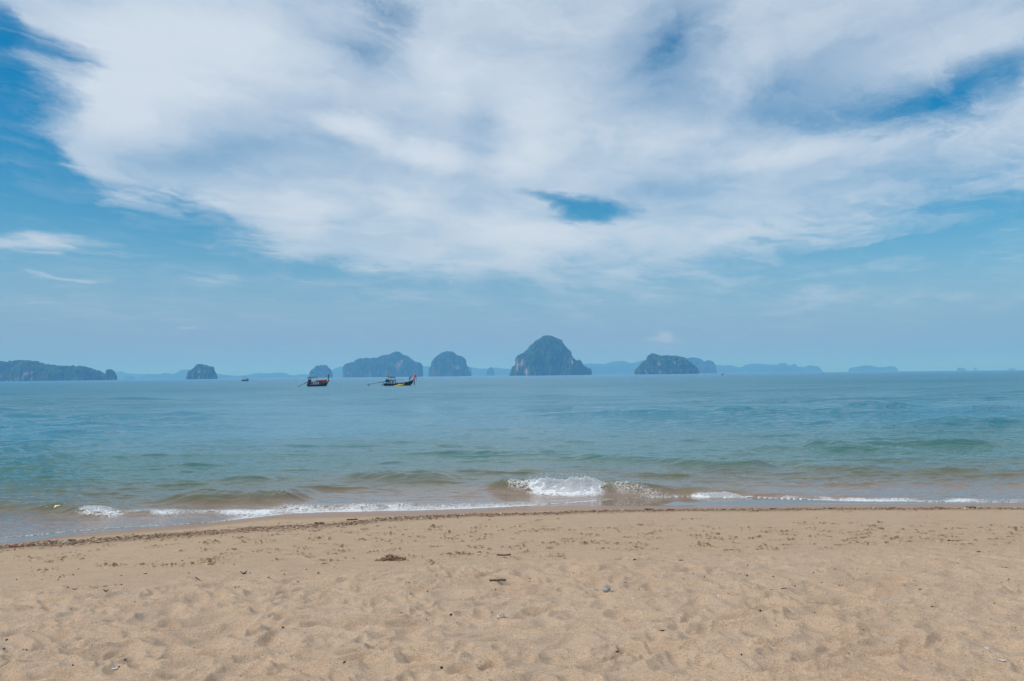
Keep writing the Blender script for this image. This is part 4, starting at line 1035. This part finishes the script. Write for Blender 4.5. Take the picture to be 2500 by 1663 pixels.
# --- white two-deck tour boat far out
x0, y0 = onplane(599, 926.3); sc_ = 640.0 / y0; y0 = 640.0; x0 *= sc_
mp = 640.0 / F
tb = empty('tour_boat', (x0, y0, 0), 0); tag(tb, 'tiny white two deck tour boat far out left of the longtail boats', 'boat')
MB().add([(-2.7, -.9, -.3), (1.9, -.9, -.3), (3.1, 0, 1.9), (-2.7, -1.1, .9), (1.9, -1.1, 1.1), (-2.7, .9, -.3), (1.9, .9, -.3), (-2.7, 1.1, .9), (1.9, 1.1, 1.1)],
         [(0, 1, 4, 3), (1, 2, 4), (5, 7, 8, 6), (6, 8, 2), (3, 4, 8, 7), (4, 2, 8), (0, 3, 7, 5), (0, 5, 6, 1), (1, 6, 2)]).build('hull', M_TEAL, tb)
MB().box((-.7, 0, 1.45), (3.6, 1.8, .75)).build('lower_cabin', M_WHITE, tb, bevel=.05)
MB().box((-.7, 0, 2.55), (3.7, 2.0, .18)).build('upper_deck', M_WHITE, tb)
for xx in (-2.3, -1.2, 0, .9):
    MB().tube([(xx, -.8, 1.8), (xx, -.8, 3.3)], .05, 6).build('deck_post', M_WHITE, tb)
MB().box((-.8, 0, 3.15), (2.6, 1.8, .14)).build('canopy_roof', M_WOOD, tb)
for k_ in range(5): MB().box((-2.0 + k_ * .62, -.92, 1.5), (.36, .05, .36)).build('window', M_BLACK, tb)
MB().tube([(-1.6, 0, 3.1), (-1.6, 0, 4.6)], .05, 6).build('mast', M_STEEL, tb)
MB().tube([(.6, 0, 2.6), (.6, 0, 4.3)], .05, 6).build('mast', M_STEEL, tb)
MB().box((1.6, 0, 2.0), (.9, 1.2, .5)).build('foredeck_awning', M_TEAL, tb)

# small boats on the horizon
def far_boat(px, py, dist, wpx, col, label, name='small_boat', hh=2.4):
    d = ray(px, py); x = d[0] / d[1] * dist; L_ = wpx * dist / F
    r_ = empty(name, (x, dist, 0), 0); tag(r_, label, 'boat')
    MB().add([(-L_ / 2, -.8, -.2), (L_ * .35, -.8, -.2), (L_ / 2, 0, hh * .5), (-L_ / 2, -.9, hh * .3), (L_ * .35, -.9, hh * .34), (-L_ / 2, .8, -.2), (L_ * .35, .8, -.2), (-L_ / 2, .9, hh * .3), (L_ * .35, .9, hh * .34)],
             [(0, 1, 4, 3), (1, 2, 4), (5, 7, 8, 6), (6, 8, 2), (3, 4, 8, 7), (4, 2, 8), (0, 3, 7, 5), (0, 5, 6, 1), (1, 6, 2)]).build('hull', col, r_)
    MB().box((-L_ * .05, 0, hh * .6), (L_ * .45, 1.4, hh * .35)).build('cabin', col, r_, bevel=.05)
    return r_
fb = far_boat(1763.5, 910, 900, 5.0, M_BLACK, 'tiny dark longtail boat on the horizon right of the hazy blue island', 'longtail_boat', 1.6)
MB().tube([(.9, 0, .6), (1.3, 0, 3.0)], [.2, .14], 6).build('prow_post', M_BLACK, fb)
far_boat(18.5, 927, 1900, 5.5, M_WHITE, 'leftmost tiny white boat below the long headland at the left edge', hh=2.6)
fb = far_boat(27, 927, 1900, 4.5, M_WHITE, 'tiny white sailing boat with a bare mast below the left headland', 'sailing_boat', hh=3.0)
MB().tube([(.8, 0, 1), (.8, 0, 7.5)], .12, 6).build('mast', M_WHITE, fb)
far_boat(41, 927.5, 1900, 4.0, M_WHITE, 'faintest tiny white boat right of the sailing boat below the left headland', hh=1.6)
far_boat(2009, 908, 1500, 7.0, M_TARP, 'low dark sliver of a boat at the right end of the far hills', hh=1.6)
# a bird over the headland
d = ray(154.5, 917); bd = 300
br = empty('bird', (d[0] / d[1] * bd, bd, HC + d[2] / d[1] * bd)); tag(br, 'tiny black bird flying low in front of the left headland', 'bird')
MB().tube([(-.22, 0, 0), (0, 0, .02), (.2, 0, 0)], [.02, .07, .02], 6).build('body', M_BLACK, br)
for s_ in (-1, 1):
    MB().add([(-.08, 0, .03), (.08, 0, .03), (.02, s_ * .34, .18), (-.03, s_ * .34, .18), (-.08, 0, .0), (.08, 0, .0), (.02, s_ * .34, .16), (-.03, s_ * .34, .16)],
             [(0, 1, 2, 3), (7, 6, 5, 4), (0, 4, 5, 1), (1, 5, 6, 2), (2, 6, 7, 3), (3, 7, 4, 0)]).build('wing', M_BLACK, br)

# ------------------------------------------------------------------ shell hash and pebbles in the tide line
def gpos(px, py):
    x, y, z = onsand(px, py); return x, y, sand_z(x, y)
def zs_many(x, y): return np.array([sand_z(a_, b_) for a_, b_ in zip(x, y)])
def colmat(name, ramp, rough=0.8, seedscale=40.0):
    mt = bpy.data.materials.new(name); mt.use_nodes = True; q_ = NT(mt.node_tree); b_ = q_.n['Principled BSDF']; b_.inputs['Roughness'].default_value = rough
    geo = q_.new('ShaderNodeNewGeometry'); cr = q_.new('ShaderNodeValToRGB'); cr.color_ramp.interpolation = 'CONSTANT'
    els = cr.color_ramp.elements
    while len(els) < len(ramp): els.new(0.5)
    for e_, (p_, c_) in zip(els, ramp): e_.position = p_; e_.color = (*c_, 1)
    q_.l.new(geo.outputs['Random Per Island'], cr.inputs[0]); q_.l.new(cr.outputs[0], b_.inputs['Base Color'])
    return mt
PEB = colmat('pebble_colours', [(0, (.32, .20, .12)), (.3, (.20, .12, .07)), (.5, (.42, .30, .20)), (.66, (.09, .065, .045)), (.8, (.52, .42, .32)), (.9, (.28, .11, .06)), (.95, (.60, .54, .46))])
n = 17000
tx = rng.uniform(-9.5, 11, n)
wv = np.interp(tx, [-9, -3, 0, 9], [0.42, 0.30, 0.22, 0.13])
ty = peb_line(tx) + rng.normal(0, 1, n) * wv * 0.62 + 0.1 * gn(tx * 1.4, tx * 0, 301)
dens = 0.45 + 0.8 * gn(tx * 2.3, ty * 2.3, 303) + np.interp(tx, [-9, -2, 2, 9], [.5, .4, .1, -.25])
keep = rng.uniform(0, 1, n) < dens
tx, ty = tx[keep], ty[keep]; s_ = rng.uniform(.004, .015, len(tx)) * np.where(rng.uniform(0, 1, len(tx)) < .08, 1.9, 1)
me = scatter_mesh('shell_pebbles', np.stack([tx, ty, zs_many(tx, ty) + s_ * .2], 1), np.stack([s_ * 1.4, s_, s_ * .6], 1), OCT_V, OCT_F, .25)
tag(link('shell_pebbles', me, PEB), 'band of small brown pebbles and broken shells left along the tide line', kind='stuff')
# dark leaf bits and twigs among them
DEB = colmat('debris_colours', [(0, (.035, .022, .015)), (.45, (.07, .045, .028)), (.75, (.05, .055, .025)), (.93, (.16, .10, .06))])
P_ = []; Sx = []
for _ in range(560):
    x = rng.uniform(-9, 11); y = float(peb_line(np.array(x))) + rng.normal(0, .16 if x < 1 else .09) + (0 if x < 1.5 else .03)
    P_.append((x, y)); Sx.append((rng.uniform(.010, .045), rng.uniform(.004, .010), rng.uniform(.003, .007)))
for _ in range(520):     # crumbs of charcoal, seeds and twigs on the upper beach
    px = rng.uniform(-60, 2560); c_ = rng.uniform(); py = rng.triangular(1350, 1400, 1480) if c_ < .7 else rng.uniform(1400, 1660)
    if float(gn(np.array(px / 190.), np.array(py / 60.), 311)) < -0.02 + (0.0 if c_ < .7 else -.3): continue
    x, y, _z = onsand(px, py); P_.append((x, y)); l_ = rng.uniform(.003, .009); Sx.append((l_ * rng.choice([1, 1.2, 2.6]), l_, l_ * .8))
P_ = np.array(P_); Sx = np.array(Sx)
me = scatter_mesh('beach_debris', np.concatenate([P_, (zs_many(P_[:, 0], P_[:, 1]) + Sx[:, 2] * .5)[:, None]], 1), Sx, OCT_V, OCT_F, .3)
tag(link('beach_debris', me, DEB), 'scattered dark crumbs of leaf, seed and twig lying on the beach', kind='stuff')
# pale shell grit in the loose sand
k = 2600
px = rng.uniform(-60, 2560, k); py = 1663 - (1663 - 1390) * rng.uniform(0, 1, k) ** 1.2
XY = np.array([onsand(a_, b_)[:2] for a_, b_ in zip(px, py)]); s_ = rng.uniform(.0012, .0034, k)
SH = colmat('shell_grit_colours', [(0, (.62, .58, .52)), (.4, (.50, .40, .30)), (.6, (.36, .20, .13)), (.8, (.75, .73, .70))])
me = scatter_mesh('shell_grit', np.stack([XY[:, 0], XY[:, 1], zs_many(XY[:, 0], XY[:, 1]) + s_ * .4], 1), np.stack([s_ * 1.4, s_, s_ * .5], 1), OCT_V, OCT_F, .3)
tag(link('shell_grit', me, SH), 'pale crumbs of shell and coral scattered through the loose sand', kind='stuff')

# ------------------------------------------------------------------ things lying on the sand, one by one
CORAL = simple_mat('grey_coral', (0.38, 0.37, 0.35), 0.9, vary=0.45, scale=60, bump=.006)
PALEC = simple_mat('pale_coral', (0.52, 0.46, 0.38), 0.9, vary=0.45, scale=70, bump=.006)
DRIFT = simple_mat('driftwood', (0.11, 0.08, 0.055), 0.85, vary=0.5, scale=60, bump=.004)
TWIG = simple_mat('dark_twig', (0.03, 0.022, 0.018), 0.8, vary=0.3, scale=60)
SHELL = simple_mat('white_shell', (0.72, 0.72, 0.74), 0.45, vary=0.08, scale=60)
PURP = simple_mat('dark_purple_shell', (0.055, 0.035, 0.075), 0.4, vary=0.3, scale=60)
LEAFR = simple_mat('dark_red_leaf', (0.17, 0.025, 0.025), 0.6, vary=0.3, scale=30)
WEED = simple_mat('brown_weed', (0.27, 0.18, 0.11), 0.9, vary=0.4, scale=40)
def lump(name, px, py, w_px, mt, label, cat, asp=(1, .8, .7), sink=.25, lobes=3, sub=3):
    x, y, z = gpos(px, py); r_ = w_px * y / F / 2
    bm = bmesh.new(); bmesh.ops.create_icosphere(bm, subdivisions=sub, radius=1)
    V = np.array([v.co[:] for v in bm.verts]); sd_ = px * .13
    n_ = fbm3(V * 1.3 + sd_, 3, 401); n2_ = fbm3(V * 4 + sd_, 2, 405)
    V = V * (1 + .38 * n_ + .13 * n2_)[:, None] * np.array(asp) * r_
    for v, c_ in zip(bm.verts, V): v.co = c_
    me = bpy.data.meshes.new(name); bm.to_mesh(me); bm.free()
    o_ = link(name, me, mt, smooth=True); o_.location = (x, y, z + r_ * asp[2] * (1 - 2 * sink)); o_.rotation_euler = (0, 0, px)
    tag(o_, label, cat); return o_
def slab(name, px, py, w_px, mt, label, cat, wid=.25, th=.12, rz=0.0, curl=.15, n=9, jag=.2):
    """thin curved piece: bark, leaf, shell flake"""
    x, y, z = gpos(px, py); L_ = w_px * y / F
    vs = []; fs_ = []
    for i in range(n):
        t = i / (n - 1); b_ = wid * L_ / 2 * (math.sin(math.pi * (.06 + .88 * t)) ** .6) * (1 + jag * random.uniform(-1, 1)); zz = curl * L_ * (2 * t - 1) ** 2 + jag * .05 * L_ * random.uniform(-1, 1)
        for s1, s2 in ((-1, 0), (0, -.25 * wid), (1, 0)):
            for h_ in (0, 1): vs.append(((t - .5) * L_, s1 * b_, zz + (-s2 * L_ * .5) + th * L_ * h_))
    for i in range(n - 1):
        a_ = i * 6; b_ = a_ + 6
        fs_ += [(a_, a_ + 2, b_ + 2, b_), (a_ + 2, a_ + 4, b_ + 4, b_ + 2), (a_ + 1, b_ + 1, b_ + 3, a_ + 3), (a_ + 3, b_ + 3, b_ + 5, a_ + 5), (a_, b_, b_ + 1, a_ + 1), (a_ + 4, a_ + 5, b_ + 5, b_ + 4)]
    fs_ += [(0, 1, 3, 2), (2, 3, 5, 4)]; e_ = (n - 1) * 6; fs_ += [(e_, e_ + 2, e_ + 3, e_ + 1), (e_ + 2, e_ + 4, e_ + 5, e_ + 3)]
    o_ = MB().add(vs, fs_).build(name, mt); o_.location = (x, y, z + .003); o_.rotation_euler = (0, 0, rz); tag(o_, label, cat); return o_
def stick(name, px0, py0, px1, py1, r_, mt, label, cat='twig', wob=.03):
    a_ = Vector(gpos(px0, py0)); b_ = Vector(gpos(px1, py1)); L_ = (b_ - a_).length
    pts_ = [a_.lerp(b_, i / 7) + Vector((0, random.uniform(-1, 1) * wob * L_, 0)) for i in range(8)]
    for p_ in pts_: p_.z = sand_z(p_.x, p_.y) + r_ * .9
    o_ = MB().tube(pts_, [r_ * (1.1 - .5 * i / 7) for i in range(8)], 6).build(name, mt); tag(o_, label, cat); return o_
lump('coral_piece', 1481, 1459, 24, CORAL, 'grey lumpy coral piece, the largest stone on the loose sand', 'coral', (1, .8, .75))
lump('coral_piece', 1223, 1521, 19, PALEC, 'rounded pale pitted coral stone nearest to the camera in the middle', 'coral', (1, .9, .95))
lump('pebble', 1548, 1478, 19, PALEC, 'flat elongated pebble right of the largest grey coral piece', 'pebble', (1.1, .6, .38))
lump('pebble', 2173, 1459, 12, CORAL, 'small greyish stone half sunk in the loose sand on the right', 'pebble', (1, .8, .55))
wx0, wy0, wz0 = gpos(957, 1368)
wb = MB()
for _ in range(200):
    a_ = rng.uniform(0, 2 * math.pi); r_ = (.10 + .045 * math.sin(2.3 * a_)) * rng.uniform(0, 1) ** .7; h0 = (.030 + .022 * math.sin(3 * a_ + 1)) * max(0, 1 - (r_ / .11) ** 2)
    c0 = Vector((r_ * 1.25 * math.cos(a_), r_ * .8 * math.sin(a_), h0 * rng.uniform(.3, 1.1)))
    d0 = Vector((rng.normal(), rng.normal() * .7, rng.normal() * .45)).normalized() * rng.uniform(.015, .04)
    wb.tube([c0 - d0, c0 + Vector((0, 0, .008)), c0 + d0], [.002, .0045, .002], 4)
wo_ = wb.build('weed_clump', WEED); wo_.location = (wx0, wy0, wz0); tag(wo_, 'matted clump of brown weed and sand on the firm beach left of centre', 'seaweed')
slab('driftwood_piece', 1215, 1438, 40, DRIFT, 'weathered jagged piece of driftwood in the middle of the beach', 'driftwood', .22, .09, .05, .015, 12, .5)
slab('bark_piece', 1230, 1358, 34, DRIFT, 'flat pale brown bark piece behind the weathered driftwood', 'bark', .30, .06, .1, .03, 10, .4)
stick('twig', 2091, 1502, 2119, 1503, .0042, TWIG, 'straight black twig lying alone on the right foreground sand')
stick('twig', 2313, 1322, 2356, 1321, .004, TWIG, 'long thin crooked twig on the firm sand at the right', wob=.06)
stick('twig', 1846, 1341, 1874, 1343, .004, TWIG, 'short thin curved twig between the dark crumbs right of centre', wob=.06)
stick('twig', 1658, 1378.5, 1668, 1378, .005, TWIG, 'stubby black twig beside the firm sand edge right of centre')
stick('twig', 2447, 1396, 2459, 1401, .005, TWIG, 'short slanting twig near the right edge of the loose sand')
stick('twig', 1908, 1456, 1921, 1456, .004, TWIG, 'tiny straight twig left of the half sunk greyish stone')
stick('twig', 1254, 1389, 1262, 1394, .006, TWIG, 'small black stub tilted right behind the weathered driftwood')
stick('twig', 1052, 1380, 1064, 1373, .004, TWIG, 'small forked looking twig left of the stubs on the middle sand')
stick('twig', 478, 1413, 494, 1420, .004, TWIG, 'thin twig left of the folded black leaf')
slab('dead_leaf', 595, 1403, 15, TWIG, 'folded black leaf standing up on the sand at the left', 'leaf', .7, .08, .6, .35)
slab('dead_leaf', 259, 1455, 11, TWIG, 'small curled black leaf at the left edge of the loose sand', 'leaf', .6, .10, .2, .35)
slab('dead_leaf', 183, 1442, 11, TWIG, 'flat black leaf flake left of the curled one', 'leaf', .4, .08, 0, .1)
slab('red_leaf', 40, 1338, 38, LEAFR, 'long dark red leaf in the pebble line at the far left', 'leaf', .20, .05, -.05, .06)
slab('shell_fragment', 1050, 1452, 15, PURP, 'dark purple shell fragment left of the driftwood', 'shell', .45, .10, -.3, .2)
slab('shell_fragment', 280, 1649, 13, SHELL, 'bright white shell flake at the bottom left', 'shell', .5, .06, .3, .1)
slab('shell_fragment', 107, 1600, 9, SHELL, 'small white shell flake above and left of the bright one', 'shell', .4, .06, 0, .1)
slab('shell_fragment', 316, 1600, 8, SHELL, 'tiny white shell flake above and right of the bright one', 'shell', .4, .06, .2, .1)
slab('shell_fragment', 2409, 1603, 10, SHELL, 'upper of the two bluish white shells at the bottom right', 'shell', .55, .10, -.5, .15)
slab('shell_fragment', 2447, 1631, 16, SHELL, 'lower and larger of the two bluish white shells at the bottom right', 'shell', .35, .08, -.4, .15)
lump('pebble', 2463, 1568, 6, TWIG, 'single round black pebble at the right edge of the foreground', 'pebble')
lump('pebble', 537, 1620, 8, TWIG, 'black pebble nearest to the bottom left shell flakes', 'pebble')
lump('pebble', 1078, 1648, 8, TWIG, 'black angular pebble at the bottom edge of the picture, left of centre', 'pebble')
lump('pebble', 1811, 1624, 6, TWIG, 'tiny black pebble at the bottom right of centre', 'pebble')
lump('pebble', 1754, 1464, 7, SHELL, 'small white pebble on the loose sand right of the corals', 'pebble')
lump('pebble', 690, 1556, 6, DRIFT, 'tiny reddish brown pebble on the left foreground sand', 'pebble')
# leaf litter along the tide line, the larger pieces singly
for i, (px, py, w_) in enumerate(((1585, 1245, 22), (1638, 1247, 18), (1888, 1244, 18), (2033, 1243, 20), (2168, 1243, 16), (2292, 1241, 20), (2370, 1241, 22), (2180, 1241, 12), (2490, 1243, 12), (780, 1279, 26), (730, 1287, 18), (860, 1270, 26), (180, 1322, 26))):
    names = ['dark leaf scrap in the tide line, %s' % s for s in ('leftmost of the row on the right half', 'second of the row on the right half', 'just left of the sand mound', 'behind the sand mound', 'right of the sand mound',
             'in the long dark row near the right edge', 'rightmost but one near the right edge', 'smallest one beside the sand mound', 'at the right edge of the picture', 'long one behind the weed clump', 'left of the long one behind the weed clump', 'above the weed clump', 'longest one at the far left')]
    slab('leaf_scrap', px, py, w_, TWIG, names[i], 'leaf', .30, .06, random.uniform(-.3, .3), .01, 11, .6)
